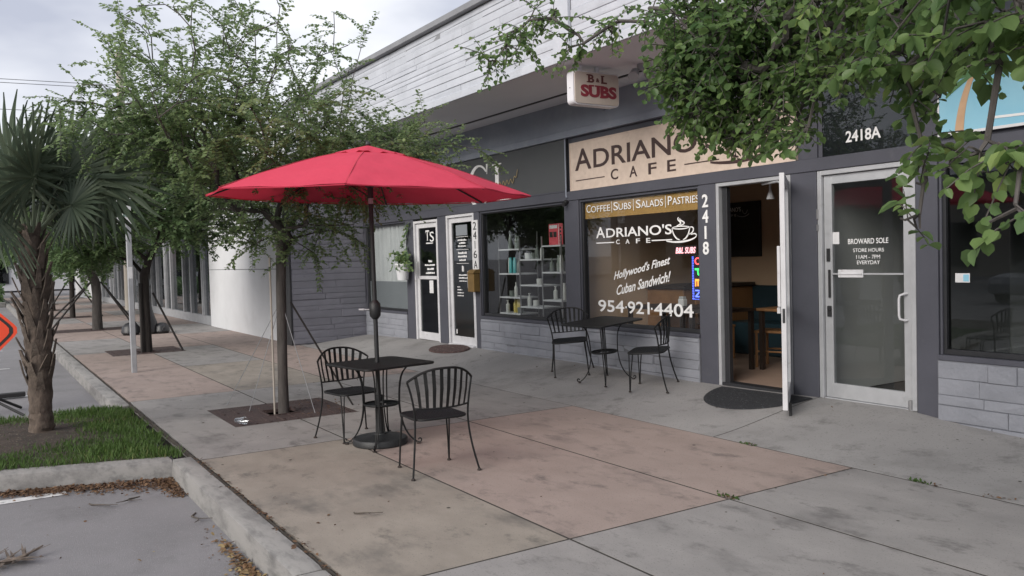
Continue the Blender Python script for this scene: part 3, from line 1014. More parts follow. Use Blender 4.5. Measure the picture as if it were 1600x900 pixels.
def stones(parent, mat, u0, u1, z0, z1, ch, l0, l1, fn, seed, gap=0.004, proud=(0.002, 0.013), zlow=None):
    """courses of ledger stones; fn(u, d, z) maps along / outward / up to the world"""
    r = random.Random(seed)
    z = z0
    inv = wm(parent).inverted()
    while z < z1 - 0.02:
        h = min(ch * r.uniform(0.75, 1.25), z1 - z)
        if z1 - (z + h) < 0.03:
            h = z1 - z
        u = u0
        while u < u1 - 0.01:
            l = r.uniform(l0, l1)
            if u1 - (u + l) < l0 * 0.5:
                l = u1 - u
            p = r.uniform(*proud)
            gq = r.choice((0.0006, 0.0006, 0.0025))
            gv = r.choice((0.0004, 0.001, gap * 0.6))
            a, b, c, d = u + gq, u + l - gq, z + gv, z + h - gv
            ins = 0.004
            j = lambda s: r.uniform(-s, s)
            base_ = [(a, 0, c), (b, 0, c), (b, 0, d), (a, 0, d)]
            top_ = [(a + ins, p + j(0.004), c + ins + j(0.0015)), (b - ins, p + j(0.004), c + ins + j(0.0015)), (b - ins, p + j(0.004), d - ins), (a + ins, p + j(0.004), d - ins)]
            mid = (r.uniform(a + 0.2 * l, b - 0.2 * l), p + r.uniform(0.0, 0.006), (c + d) / 2 + j(0.01))
            vs = [inv @ Vector(fn(*q)) for q in base_ + top_ + [mid]]
            mb = MB().add(vs, [(0, 1, 5, 4), (1, 2, 6, 5), (2, 3, 7, 6), (3, 0, 4, 7), (4, 5, 8), (5, 6, 8), (6, 7, 8), (7, 4, 8)])
            mb.build('stone', mat, parent)
            u += l
        z += h


# posts, header, walls
for x0, x1 in ((-14.60, -14.275), (-13.30, -12.99), (-12.015, -11.845), (-9.50, -9.175), (-6.935, -6.675), (-5.655, -5.345), (-4.325, -4.125)):
    part('post', 'trim', MB().bbox(x0, x1, 6.945, 7.11, 0.02, 2.399, 0.005))
part('header', 'trim', MB().bbox(-16.6, 3.0, 6.935, 7.12, 2.40, 2.525, 0.005))
part('upper_wall', 'trim', MB().box(-16.6, 3.0, 7.0, 7.14, 2.525, 3.262))
part('band', 'band', MB().bbox(-16.6, 3.0, 6.95, 7.14, 3.262, 3.742, 0.006))
part('band_ledge', 'band', MB().bbox(-16.6, 3.0, 6.925, 6.949, 3.262, 3.36, 0.004))
part('conduit', 'band', MB().tube([(-9.425, 6.935, 3.25), (-9.425, 6.935, 2.47), (-9.40, 6.925, 2.44)], 0.012, 8))
part('conduit', 'band', MB().tube([(-8.62, 6.93, 3.66), (-8.58, 6.925, 3.66), (-8.56, 6.925, 3.62), (-8.56, 6.925, 3.50)], 0.018, 8))
part('end_pier', 'trim', MB().bbox(-1.2, 3.0, 6.95, 7.12, -0.05, 2.399, 0.005))
# soffit, fascia, roof
sf = part('soffit', 'soffit', MB().box(-16.7, 3.0, 5.476, 7.0, 3.742, 3.805))
part('vent_slot', 'ink', MB().box(-16.4, 3.0, 6.53, 6.575, 3.734, 3.7415), sf)
part('slot_lip', 'soffit', MB().box(-16.4, 3.0, 6.576, 6.606, 3.728, 3.7415), sf)
fa = part('fascia', 'coping', MB().box(-16.8, 3.0, 5.475, 5.72, 3.81, 4.79))
stones(fa, 'fascia', -16.8, -7.56, 3.83, 4.785, 0.086, 0.8, 2.3, lambda u, d, z: (u, 5.475 - d, z), 11, proud=(0.001, 0.010))
stones(fa, 'fascia', -7.27, 1.2, 3.83, 4.785, 0.086, 1.1, 2.6, lambda u, d, z: (u, 5.475 - d, z), 12, proud=(0.001, 0.010))
part('fascia_trim', 'fascia', MB().bbox(-16.8, 3.0, 5.44, 5.4745, 3.736, 3.828, 0.004), fa)
part('pilaster_strip', 'fascia', MB().bbox(-7.555, -7.275, 5.425, 5.4745, 3.83, 4.785, 0.006), fa)
part('coping', 'coping', MB().bbox(-16.85, 3.0, 5.39, 5.80, 4.79, 4.875, 0.008), fa)
part('roof', 'coping', MB().box(-16.8, 3.0, 5.72, 13.0, 4.3, 4.42))
part('back_wall', 'far_wall', MB().box(-16.8, 3.0, 12.8, 13.0, 0.0, 4.3))
part('end_wall', 'far_wall', MB().box(2.8, 3.0, 7.14, 12.8, 0.0, 4.3))
# return wall of dark painted stone
rw = part('return_wall', 'stone_dark', MB().box(-16.92, -16.62, 5.36, 7.0, -0.05, 3.735))
stones(rw, 'stone_dark', 5.365, 6.94, 0.02, 3.73, 0.125, 0.5, 1.1, lambda u, d, z: (-16.62 + d, u, z), 21, proud=(0.004, 0.022))
part('corner_trim', 'dark', MB().bbox(-16.93, -16.60, 5.32, 5.359, -0.05, 3.73, 0.004), rw)
# stone bases below the windows
b1 = part('base_wall', 'mortar', MB().box(-16.59, -14.60, 6.93, 7.1, -0.02, 0.615))
stones(b1, 'stone', -16.59, -14.61, 0.10, 0.61, 0.105, 0.3, 0.8, lambda u, d, z: (u, 6.93 - d, z), 31)
b2 = part('base_wall', 'mortar', MB().box(-11.845, -6.935, 6.93, 7.1, -0.02, 0.665))
stones(b2, 'stone', -11.84, -6.945, 0.12, 0.66, 0.105, 0.3, 0.8, lambda u, d, z: (u, 6.93 - d, z), 32)
b3 = part('base_wall', 'mortar', MB().box(-4.125, -1.2, 6.93, 7.1, -0.02, 0.665))
stones(b3, 'stone', -4.12, -1.2, 0.03, 0.66, 0.115, 0.22, 0.6, lambda u, d, z: (u, 6.93 - d, z), 33, proud=(0.004, 0.026))


def window(x0, x1, z0, z1, glass='glass', fw=0.045, sill=True):
    w = MB()
    for a, b, c, d in ((x0, x0 + fw, z0, z1), (x1 - fw, x1, z0, z1), (x0 + fw, x1 - fw, z1 - fw, z1), (x0 + fw, x1 - fw, z0, z0 + fw)):
        w.bbox(a, b, 6.985, 7.06, c, d, 0.004)
    wo_ = part('window', 'dark', w)
    part('pane', glass, MB().box(x0 + fw, x1 - fw, 7.02, 7.026, z0 + fw, z1 - fw), wo_)
    # stepped outer stops
    st = MB()
    st.bbox(x0, x0 + 0.02, 6.965, 6.984, z0, z1, 0.002)
    st.bbox(x1 - 0.02, x1, 6.965, 6.984, z0, z1, 0.002)
    st.bbox(x0 + 0.02, x1 - 0.02, 6.965, 6.984, z1 - 0.03, z1, 0.002)
    part('stop', 'trim', st, wo_)
    if sill:
        part('sill', 'trim', MB().bbox(x0 - 0.0, x1 + 0.0, 6.925, 7.08, z0 - 0.045, z0 - 0.001, 0.004), wo_)
    return wo_


w_left = window(-16.59, -14.605, 0.662, 2.398)
w_salon = window(-11.84, -9.505, 0.712, 2.398)
w_cafe = window(-9.17, -6.94, 0.712, 2.398)
w_right = window(-4.12, -1.205, 0.712, 2.398, 'glass_tint')
part('head_infill', 'trim', MB().bbox(-4.12, -1.205, 6.96, 6.983, 2.325, 2.367, 0.002), w_right)
# transom over the 2418A door
tr = part('transom', 'trim', MB().bbox(-5.345, -5.30, 6.985, 7.0, 2.53, 3.26, 0.002))
part('transom_jamb', 'trim', MB().bbox(-4.335, -4.29, 6.985, 7.0, 2.53, 3.26, 0.002), tr)
part('pane', 'glass_tint', MB().box(-5.30, -4.335, 6.988, 6.994, 2.53, 3.255), tr)
letters('number', [('2418A', (-5.038, -4.672, 2.635, 2.742))], 6.986, 'white_vinyl', tr, bold=0.02)
part('gap_panel', 'trim', MB().bbox(-5.575, -5.35, 6.97, 6.999, 2.527, 3.26, 0.003))

# left window: frosted lower film and curtain
part('frost_film', 'frost', MB().box(-16.545, -14.65, 7.0275, 7.029, 0.708, 1.235), w_left)
cu = MB()
n = 120
a = [(-16.54 + 1.89 * i / n, 7.10 + 0.028 * sin(i * 0.62 + sin(i * 0.13) * 2) + 0.012 * sin(i * 1.7), 0.9) for i in range(n + 1)]
cu.strip(a, [(x, y, 2.37) for x, y, z in a], (0, 0.003, 0))
part('curtain', 'curtain', cu, w_left, smooth=True)


# ------------------------------------------------------------------ doors
def door_frame(x0, x1, z0, z1, mat, fw=0.045):
    f = MB()
    f.bbox(x0, x0 + fw, 6.95, 7.08, z0, z1, 0.003)
    f.bbox(x1 - fw, x1, 6.95, 7.08, z0, z1, 0.003)
    f.bbox(x0 + fw, x1 - fw, 6.95, 7.08, z1 - fw, z1, 0.003)
    return part('door_frame', mat, f)


def leaf_parts(parent, fn, w, h, mat, glass, stile=0.085, top=0.085, bot=0.14):
    """door leaf in its own frame: u 0..w, v 0..h, t thickness; fn maps to the world"""
    m = MB()

    def bx(u0, u1, v0, v1, t0, t1):
        q = MB().bbox(u0, u1, t0, t1, v0, v1, 0.003)
        m.add([fn(x, z, y) for x, y, z in q.v], q.f)
    bx(0, stile, 0, h, 0, 0.045)
    bx(w - stile, w, 0, h, 0, 0.045)
    bx(stile, w - stile, h - top, h, 0, 0.045)
    bx(stile, w - stile, 0, bot, 0, 0.045)
    d = part('door', mat, m, parent)
    q = MB().box(stile, w - stile, 0.019, 0.025, bot, h - top)
    part('pane', glass, MB().add([fn(x, z, y) for x, y, z in q.v], q.f), d)
    return d


def fit_door(x0, x1, z0, z1, mat, glass):
    fr = door_frame(x0, x1, z0, z1, mat)
    d = leaf_parts(shop, lambda u, v, t: (x0 + 0.05 + u, 6.985 + t, z0 + 0.012 + v), x1 - x0 - 0.10, z1 - z0 - 0.062, mat, glass)
    return fr, d


f1, d_ts = fit_door(-14.27, -13.305, 0.168, 2.362, 'alu_white', 'glass_tint')
f2, d_sal = fit_door(-12.985, -12.02, 0.172, 2.396, 'alu_white', 'glass_tint')
f3 = door_frame(-6.67, -5.66, 0.165, 2.398, 'alu', 0.04)
f4, d_18a = fit_door(-5.34, -4.33, 0.19, 2.398, 'alu', 'glass')
part('side_light', 'dark', MB().bbox(-6.625, -6.555, 7.0, 7.06, 0.19, 2.35, 0.004), f3)
part('threshold', 'dark', MB().bbox(-6.63, -5.70, 6.955, 7.11, 0.15, 0.198, 0.006), f3)
part('threshold', 'alu', MB().bbox(-5.29, -4.38, 6.955, 7.08, 0.155, 0.199, 0.004), f4)
part('threshold', 'alu_white', MB().bbox(-12.93, -12.07, 6.90, 7.08, 0.13, 0.195, 0.01), f2)
# push bars, rails, handles, locks
part('mid_rail', 'alu', MB().bbox(-5.205, -4.465, 6.979, 6.984, 1.392, 1.408, 0.001), d_18a)
part('mail_slot', 'alu_white', MB().bbox(-5.13, -4.86, 6.966, 6.978, 1.365, 1.44, 0.003).bbox(-5.12, -4.87, 6.958, 6.965, 1.395, 1.405, 0.001), d_18a)
part('pull_handle', 'alu_white', MB().tube([(-4.43, 6.985, 1.225), (-4.44, 6.955, 1.225), (-4.47, 6.93, 1.21), (-4.475, 6.925, 1.18), (-4.475, 6.925, 1.03), (-4.47, 6.93, 1.0), (-4.44, 6.955, 0.987), (-4.43, 6.985, 0.987)], 0.011, 8), d_18a, smooth=True)
part('lock', 'ink', MB().bbox(-5.262, -5.215, 6.972, 6.984, 0.985, 1.09, 0.003).lathe([(0.016, 0), (0.016, 0.02)], (-5.235, 6.97, 1.05), 10), d_18a)
part('lock', 'ink', MB().bbox(-5.262, -5.225, 6.972, 6.984, 1.52, 1.645, 0.003), d_18a)
part('closer_bar', 'ink', MB().bbox(-5.242, -5.222, 6.966, 6.984, 1.17, 1.44, 0.003), d_18a)
part('pivot', 'steel', MB().lathe([(0.02, 0), (0.02, 0.09)], (-4.40, 6.968, 0.185), 12), d_18a)
part('hinge', 'steel', MB().bbox(-5.345, -5.325, 6.938, 6.949, 1.93, 2.03, 0.002).bbox(-5.345, -5.325, 6.938, 6.949, 1.82, 1.88, 0.002), f4)
part('notice', 'sign_white', MB().box(-5.205, -5.135, 6.999, 7.003, 1.685, 1.80), d_18a)
letters('lettering', [('BROWARD SOLE', (-5.039, -4.620, 1.680, 1.730), dict(bold=0.006)), ('STORE HOURS', (-4.985, -4.666, 1.604, 1.638)),
                      ('11AM - 7PM', (-4.952, -4.705, 1.540, 1.575)), ('EVERYDAY', (-4.945, -4.708, 1.489, 1.524))], 7.002, 'white_vinyl', d_18a, bold=0.0)
part('mid_rail', 'alu_white', MB().bbox(-14.13, -13.445, 6.98, 7.03, 1.29, 1.35, 0.002), d_ts)
part('pull_handle', 'alu_white', MB().tube([(-14.16, 6.985, 1.62), (-14.16, 6.95, 1.60), (-14.16, 6.95, 1.32), (-14.16, 6.985, 1.30)], 0.012, 8), d_ts, smooth=True)
# serif TS: bold letters with drawn serifs
ts = MB()
for s, rect in (('T', (-13.87, -13.72, 2.0, 2.18)), ('S', (-13.70, -13.54, 1.97, 2.15))):
    q = text_mesh(s, rect, 7.0)
    ts.add(q.v, q.f)
ts.box(-13.82, -13.77, 6.998, 7.0, 1.995, 2.005).box(-13.872, -13.862, 6.998, 7.0, 2.13, 2.18).box(-13.728, -13.718, 6.998, 7.0, 2.13, 2.18)


def scribble(mb, x0, x1, z, h, y, seed, words=3):
    """one line of print too small to read, as a row of irregular dashes"""
    r = random.Random(seed)
    x = x0
    while x < x1:
        w = r.uniform(0.02, 0.05)
        hh = h * r.uniform(0.6, 1.0)
        mb.box(x, min(x + w, x1), y - 0.002, y, z, z + hh)
        x += w + r.choice((0.006, 0.006, 0.012))


for k, (a, b, z, h) in enumerate(((-13.85, -13.58, 1.935, 0.025), (-13.78, -13.64, 1.60, 0.045), (-13.93, -13.53, 1.535, 0.03), (-13.84, -13.58, 1.46, 0.04), (-13.90, -13.55, 1.39, 0.035))):
    scribble(ts, a, b, z, h, 7.0, k)
part('lettering', 'white_vinyl', ts, d_ts)
part('notice', 'sign_white', MB().box(-13.77, -13.62, 6.999, 7.003, 1.04, 1.27), d_ts)
sp = MB()
for k, (a, b, z, h) in enumerate(((-12.72, -12.30, 2.015, 0.006), (-12.66, -12.36, 1.95, 0.03), (-12.62, -12.40, 1.90, 0.03), (-12.65, -12.38, 1.85, 0.025), (-12.72, -12.30, 1.80, 0.006),
                                  (-12.66, -12.36, 1.73, 0.035), (-12.66, -12.36, 1.67, 0.035), (-12.62, -12.40, 1.61, 0.03), (-12.72, -12.30, 1.565, 0.006), (-12.54, -12.47, 1.43, 0.10),
                                  (-12.65, -12.37, 1.36, 0.025), (-12.66, -12.36, 1.31, 0.025), (-12.64, -12.38, 1.26, 0.022), (-12.72, -12.62, 1.16, 0.02), (-12.72, -12.55, 1.11, 0.02), (-12.72, -12.5, 1.06, 0.02), (-12.72, -12.5, 1.01, 0.02), (-12.80, -12.76, 0.36, 0.08))):
    if h < 0.01:
        sp.box(a, b, 6.998, 7.0, z, z + h)
    else:
        scribble(sp, a, b, z, h, 7.0, 50 + k)
part('lettering', 'white_vinyl', sp, d_sal)
part('logo_panel', 'frost', MB().box(-12.72, -12.33, 7.0, 7.003, 2.04, 2.22), d_sal)
# open door of the cafe, swung out towards the street
hx, hy = -5.685, 6.955
dd = Vector((0.605, -0.796, 0)).normalized()
dn = Vector((-dd.y, dd.x, 0))


def open_fn(u, v, t):
    p = Vector((hx, hy, 0.18 + v)) + dd * u + dn * (-t)
    return (p.x, p.y, p.z)


d_open = leaf_parts(shop, open_fn, 0.95, 2.16, 'alu_white', 'glass')
q = MB().box(0.86, 0.93, 0.05, 0.075, 0.95, 1.5).box(0.02, 0.85, 0.055, 0.085, 0.88, 0.93)
part('push_bar', 'alu_white', MB().add([open_fn(x, z, y) for x, y, z in q.v], q.f), d_open)
q = MB().bbox(0.9505, 0.956, 0.012, 0.034, 0.80, 0.93, 0.002)
part('latch_plate', 'dark', MB().add([open_fn(x, z, y) for x, y, z in q.v], q.f), d_open)
q = MB().bbox(0.80, 0.83, -0.03, -0.004, -0.16, 0.05, 0.004).bbox(0.79, 0.84, -0.04, -0.004, -0.175, -0.15, 0.004)
part('door_stop', 'ink', MB().add([open_fn(x, z, y) for x, y, z in q.v], q.f), d_open)
part('closer_arm', 'alu', MB().tube([open_fn(0.1, 2.11, 0.03), (-5.80, 6.93, 2.34), (-6.1, 7.05, 2.34)], 0.012, 6), d_open)

# ------------------------------------------------------------------ window lettering of the cafe
part('banner', 'banner', MB().box(-9.125, -6.985, 7.0275, 7.030, 2.135, 2.352), w_cafe)
ban = []
for s, a, b in (('COFFEE', -9.085, -8.585), ('SUBS', -8.515, -8.17), ('SALADS', -8.075, -7.585), ('PASTRIES', -7.50, -6.995)):
    ln = (b - a)
    c = ln * 1.25 / len(s)
    ban.append((s[0], (a, a + c * 0.85, 2.215, 2.318)))
    ban.append((s[1:], (a + c * 0.95, b, 2.215, 2.298)))
letters('lettering', ban, 7.0185, 'white_vinyl', w_cafe)
for xd in (-8.553, -8.127, -7.546):
    part('divider', 'white_vinyl', MB().box(xd, xd + 0.007, 7.0165, 7.0185, 2.19, 2.335), w_cafe)


def cafe_logo(A, rest, cafe, y, mat, parent, cup, bold, lines):
    letters('lettering', [('A', A)] + [("DRIANO'S", rest)] + [(c, r) for c, r in cafe], y, mat, parent, bold=bold)
    for x0, x1, z, w in lines:
        MB().box(x0, x1, y - 0.003, y, z - w / 2, z + w / 2).build('rule', mat, parent, world=True)
    x0, x1, z0, z1 = cup       # cup bowl left/right, bottom, steam top
    w = x1 - x0
    h = z1 - z0
    s = 0.055 * w
    rim = z0 + 0.58 * h
    P = lambda u, v: (x0 + u * w, z0 + v * h)
    for pts, ww in ((bez(P(0, .58), P(.05, .28), P(.2, .1), P(.38, .08)), s), (bez(P(.9, .58), P(.85, .28), P(.72, .1), P(.55, .08)), s),
                    (bez(P(0, .58), P(.2, .66), P(.7, .64), P(.9, .58)), s * 0.7), (bez(P(0, .58), P(.2, .50), P(.7, .50), P(.9, .58)), s * 0.7),
                    (bez(P(.88, .56), P(1.15, .66), P(1.15, .30), P(.80, .28)), s * 0.9),
                    (bez(P(-.3, .05), P(.2, -.06), P(.95, -.02), P(1.2, .18)), s * 1.2), (bez(P(1.2, .18), P(1.25, .30), P(1.1, .34), P(.95, .26)), s * 0.8),
                    (bez(P(.25, .66), P(.75, .78), P(.15, .86), P(.35, 1.0)), s * 1.1), (bez(P(.42, .66), P(.95, .78), P(.30, .84), P(.42, .96)), s * 0.9)):
        n_ = len(pts)
        stroke(pts, [ww * (0.45 + 0.55 * sin(pi * (i + 1) / (n_ + 1))) for i in range(n_)], y).build('logo_stroke', mat, parent, world=True)


cafe_logo((-8.888, -8.70, 1.868, 2.012), (-8.675, -7.445, 1.868, 1.992), [(c, (x, x + 0.075, 1.778, 1.836)) for c, x in zip('CAFE', (-8.48, -8.29, -8.09, -7.90))], 7.0185, 'white_vinyl', w_cafe,
          (-7.44, -7.11, 1.775, 2.06), 0.012, [(-8.888, -8.52, 1.803, 0.014), (-7.80, -7.44, 1.803, 0.014)])
letters('phone_number', [('954', (-8.875, -8.345, 0.893, 1.050)), ('921', (-8.275, -7.865, 0.890, 1.046)), ('4404', (-7.785, -7.110, 0.886, 1.042))], 7.0185, 'white_vinyl', w_cafe, bold=0.012)
letters('slogan', [("Hollywood's Finest", (-8.54, -7.48, 1.285, 1.42), dict(slope=0.19)), ('Cuban Sandwich!', (-8.49, -7.48, 1.115, 1.24), dict(slope=0.19))], 7.0185, 'white_vinyl', w_cafe, shear=0.35, bold=0.018)
part('number_dot', 'white_vinyl', MB().box(-8.322, -8.296, 7.0165, 7.0185, 0.955, 0.981), w_cafe)
part('number_dot', 'white_vinyl', MB().box(-7.838, -7.812, 7.0165, 7.0185, 0.953, 0.979), w_cafe)
digit = MB()
for s, z in zip('2418', (2.145, 1.97, 1.79, 1.615)):
    q = text_mesh(s, (-6.865, -6.775, z, z + 0.145), 6.9445, bold=0.02, extrude=0.008)
    digit.add(q.v, q.f)
tag(digit.build('house_number', 'white_vinyl'), 'white digits 2418 down the post beside the open door', 'number')

# ------------------------------------------------------------------ signs
cs = thing('cafe_sign', 'tan sign board lettered ADRIANO\'S CAFE with coffee cup logo', 'sign', (-7.455, 6.93, 2.53))
MB().bbox(-9.33, -5.585, 6.945, 6.998, 2.529, 3.17, 0.004).build('panel', 'sign_tan', cs, world=True)
fr_ = MB()
for a, b, c, d in ((-9.335, -5.58, 2.526, 2.54), (-9.335, -5.58, 3.16, 3.174), (-9.335, -9.32, 2.54, 3.16), (-5.595, -5.58, 2.54, 3.16)):
    fr_.box(a, b, 6.938, 6.9445, c, d)
fr_.build('edge_trim', 'sign_tan', cs, world=True)
cafe_logo((-9.217, -8.86, 2.79, 3.075), (-8.815, -6.60, 2.79, 3.045), [(c, (x, x + 0.145, 2.60, 2.735)) for c, x in zip('CAFE', (-8.463, -8.10, -7.75, -7.42))], 6.9435, 'brown_vinyl', cs,
          (-6.55, -5.95, 2.61, 3.13), 0.012, [(-9.208, -8.59, 2.656, 0.012), (-7.136, -6.6, 2.656, 0.012)])

ss = thing('salon_sign', 'dark sign board with large white serif letters C L', 'sign', (-11.4, 6.93, 2.53))
MB().bbox(-14.4, -9.44, 6.96, 6.998, 2.529, 3.255, 0.004).build('panel', 'sign_black', ss, world=True)
cl = MB()
cpts = [(-11.80 + 0.30 * cos(t), 2.80 + 0.33 * sin(t)) for t in np.linspace(0.75, 2 * pi - 0.75, 36)]
q = stroke(cpts, [0.03 + 0.065 * max(0, -cos(t)) for t in np.linspace(0.75, 2 * pi - 0.75, 36)], 6.958, 0.012)
cl.add(q.v, q.f)
q = stroke([(-11.545, 3.14), (-11.555, 2.98)], [0.05, 0.008], 6.958, 0.012)
cl.add(q.v, q.f)
cl.box(-11.30, -11.20, 6.946, 6.958, 2.49 + 0.05, 3.09)
cl.box(-11.38, -11.12, 6.946, 6.958, 3.09, 3.11).box(-11.38, -10.86, 6.946, 6.958, 2.535, 2.555)
q = stroke([(-10.87, 2.54), (-10.89, 2.70)], [0.07, 0.01], 6.958, 0.012)
cl.add(q.v, q.f)
cl.build('letters', 'white_vinyl', ss, world=True)
gl_ = MB()
pts = [(-11.6 + 0.95 * i / 80, 2.76 + 0.05 * (i / 80) + 0.035 * sin(i * 0.72) + (0.0 if i < 70 else 0.012 * (i - 70))) for i in range(81)]
q = stroke(pts, 0.012, 6.945, 0.003)
gl_.add(q.v, q.f)
gl_.build('script', 'gold', ss, world=True)
MB().bbox(-14.4, -9.44, 6.955, 6.9595, 2.529, 2.55, 0.001).build('lower_trim', 'trim', ss, world=True)

bs = thing('beach_sign', 'light blue printed sign with palm trunk above right window', 'sign', (-3.0, 6.93, 2.57))
MB().bbox(-4.11, -1.9, 6.95, 6.998, 2.572, 3.20, 0.003).build('panel', 'sky_print', bs, world=True)
MB().box(-4.115, -1.895, 6.944, 6.9495, 2.562, 2.585).box(-4.115, -4.10, 6.944, 6.9495, 2.585, 3.20).build('edge', 'sign_white', bs, world=True)
q = stroke(bez((-3.93, 2.585), (-3.92, 2.75), (-3.88, 2.9), (-3.82, 3.02)), [0.075 - 0.035 * i / 14 for i in range(15)], 6.9485)
q.build('palm_trunk_print', 'sand_print', bs, world=True)
fr_ = MB()
for k in range(8):
    a = -0.5 + k * 0.6
    q = stroke(bez((-3.82, 3.02), (-3.82 + 0.1 * cos(a), 3.05 + 0.1 * sin(a)), (-3.82 + 0.2 * cos(a), 3.02 + 0.14 * sin(a)), (-3.82 + 0.26 * cos(a), 2.95 + 0.14 * sin(a))), [0.012 + 0.03 * sin(pi * i / 14) for i in range(15)], 6.9475 - k * 0.0002, 0.001)
    fr_.add(q.v, q.f)
fr_.build('palm_leaf_print', 'leaf_print', bs, world=True)
q = stroke([(-3.7, 2.66), (-3.4, 2.65), (-3.2, 2.67), (-2.8, 2.66), (-2.0, 2.68)], 0.02, 6.9485)
q.build('wave_print', 'white_vinyl', bs, world=True)

sb = thing('box_sign', 'cream box sign lettered B&L SUBS hanging under the soffit', 'sign', (-7.485, 5.92, 3.29))
CX0, CX1, CY0, CY1, CZ0, CZ1 = -7.545, -7.43, 5.60, 6.24, 3.30, 3.67


def rrect(u0, u1, v0, v1, r, n=5):
    o = []
    for cu_, cv, a in ((u1 - r, v0 + r, -pi / 2), (u1 - r, v1 - r, 0), (u0 + r, v1 - r, pi / 2), (u0 + r, v0 + r, pi)):
        o += arc((cu_, cv), r, a, a + pi / 2, n)
    return o


MB().prism(rrect(CY0, CY1, CZ0, CZ1, 0.05), lambda u, v, t: (t, u, v), CX0, CX1).build('cabinet', 'cabinet', sb, world=True)
MB().prism(rrect(CY0 + 0.015, CY1 - 0.015, CZ0 + 0.015, CZ1 - 0.015, 0.04), lambda u, v, t: (t, u, v), CX1 + 0.0005, CX1 + 0.012).build('face', 'cream', sb, world=True)
fnx = lambda a, b, t: (CX1 + 0.0125 + t, a, b)
bl = MB()
for s, rect in (('B', (5.795, 5.88, 3.545, 3.635)), ('&', (5.905, 5.955, 3.555, 3.60)), ('L', (5.98, 6.06, 3.545, 3.635))):
    q = text_mesh(s, rect, 0, bold=0.035, fn=fnx)
    bl.add(q.v, q.f)
q = text_mesh('SUBS', (5.69, 6.195, 3.385, 3.52), 0, bold=0.05, fn=fnx)
bs_ = MB().add(q.v, q.f)
t_ = CX1 + 0.0125
for yy in (5.775, 5.975):
    bl.box(t_, t_ + 0.0025, yy, yy + 0.05, 3.545, 3.557).box(t_, t_ + 0.0025, yy, yy + 0.05, 3.622, 3.634)
for yy in (5.815, 5.89, 5.955):
    bs_.box(t_, t_ + 0.0025, yy, yy + 0.06, 3.505, 3.521)
bs_.box(t_, t_ + 0.0025, 5.955, 6.01, 3.385, 3.401)
bl.build('lettering', 'maroon', sb, world=True)
bs_.build('lettering', 'red_vinyl', sb, world=True)
for yy in (5.71, 5.95):
    MB().bbox(-7.505, -7.465, yy, yy + 0.04, 3.672, 3.74, 0.003).build('hanger', 'soffit', sb, world=True)
MB().lathe([(0.008, 0), (0.008, 0.004)], (-7.49, 5.598, 3.48), 8).build('screw', 'ink', sb, world=True)

fl = thing('flood_light', 'grey twin flood light under the soffit beside the box sign', 'lamp', (-7.15, 6.33, 3.60))
MB().tube([(-7.15, 6.33, 3.74), (-7.15, 6.33, 3.68)], 0.045, 12).build('base', 'galv', fl, world=True)
for s in (-1, 1):
    MB().tube([(-7.15, 6.33, 3.69), (-7.15, 6.33 + s * 0.06, 3.66), (-7.15 + 0.02, 6.33 + s * 0.09, 3.64)], 0.012, 8).build('arm', 'galv', fl, world=True)
    c = Vector((-7.14, 6.33 + s * 0.10, 3.64))
    d = Vector((0.3, s * 0.5, -0.6)).normalized()
    MB().tube([c - d * 0.05, c - d * 0.02, c + d * 0.05, c + d * 0.08], [0.025, 0.045, 0.055, 0.062], 12).build('lamp_head', 'galv', fl, world=True, smooth=True)

hn = thing('number_plate', 'white vertical plate with numerals 2416A beside the salon door', 'sign', (-11.95, 6.94, 1.44))
MB().bbox(-12.045, -11.865, 6.93, 6.944, 1.455, 2.27, 0.003).build('plate', 'sign_white', hn, world=True)
nb = MB()
for s, z in zip('2416A', (2.115, 1.96, 1.805, 1.65, 1.485)):
    q = text_mesh(s, (-12.01, -11.90, z, z + 0.125), 6.9295, extrude=0.003)
    nb.add(q.v, q.f)
nb.build('numerals', 'ink', hn, world=True)
mbx = thing('mailbox', 'brass mailbox on the post below the 2416A plate', 'mailbox', (-11.95, 6.9, 1.1))
MB().bbox(-12.05, -11.85, 6.82, 6.944, 1.10, 1.40, 0.01).build('box', 'brass', mbx, world=True)
MB().prism([(6.81, 1.402), (6.944, 1.402), (6.944, 1.47), (6.86, 1.46)], lambda u, v, t: (t, u, v), -12.055, -11.845).build('lid', 'brass', mbx, world=True)
MB().bbox(-12.065, -12.0555, 6.83, 6.90, 1.16, 1.44, 0.001).build('paper', 'sign_white', mbx, world=True)
sc_ = thing('security_camera', 'small black camera under the header between the two shop windows', 'camera', (-9.41, 6.9, 2.36))
MB().tube([(-9.41, 6.944, 2.385), (-9.41, 6.90, 2.385)], 0.03, 10).build('mount', 'ink', sc_, world=True)
MB().tube([(-9.41, 6.91, 2.36), (-9.40, 6.86, 2.345)], [0.028, 0.03], 10).build('lens_body', 'ink', sc_, world=True)
pl = thing('wall_planter', 'white pot with trailing vine on the post left of the glass doors', 'planter', (-14.44, 6.87, 1.28))
MB().lathe([(0.10, 0), (0.135, 0.27), (0.145, 0.275), (0.145, 0.31), (0.125, 0.31), (0.12, 0.28)], (-14.44, 6.79, 1.28), 16).build('pot', 'white_paint', pl, world=True, smooth=True)
pp, aa = [], []
for k in range(9):
    a0 = RNG.uniform(pi * 0.9, 2.1 * pi)
    L_ = RNG.uniform(0.25, 0.55)
    for t in np.linspace(0, 1, 12):
        p = Vector((-14.44, 6.78, 1.58)) + Vector((cos(a0) * L_ * t, sin(a0) * 0.3 * L_ * t - 0.02, 0.22 * t * (1 - t) * 3 + (0.1 if k < 3 else -0.1) * t))
        for s in (-1, 1):
            pp.append(p)
            aa.append((cos(a0 + s) + RNG.gauss(0, .3), sin(a0 + s) * .6, RNG.gauss(-0.2, .4)))
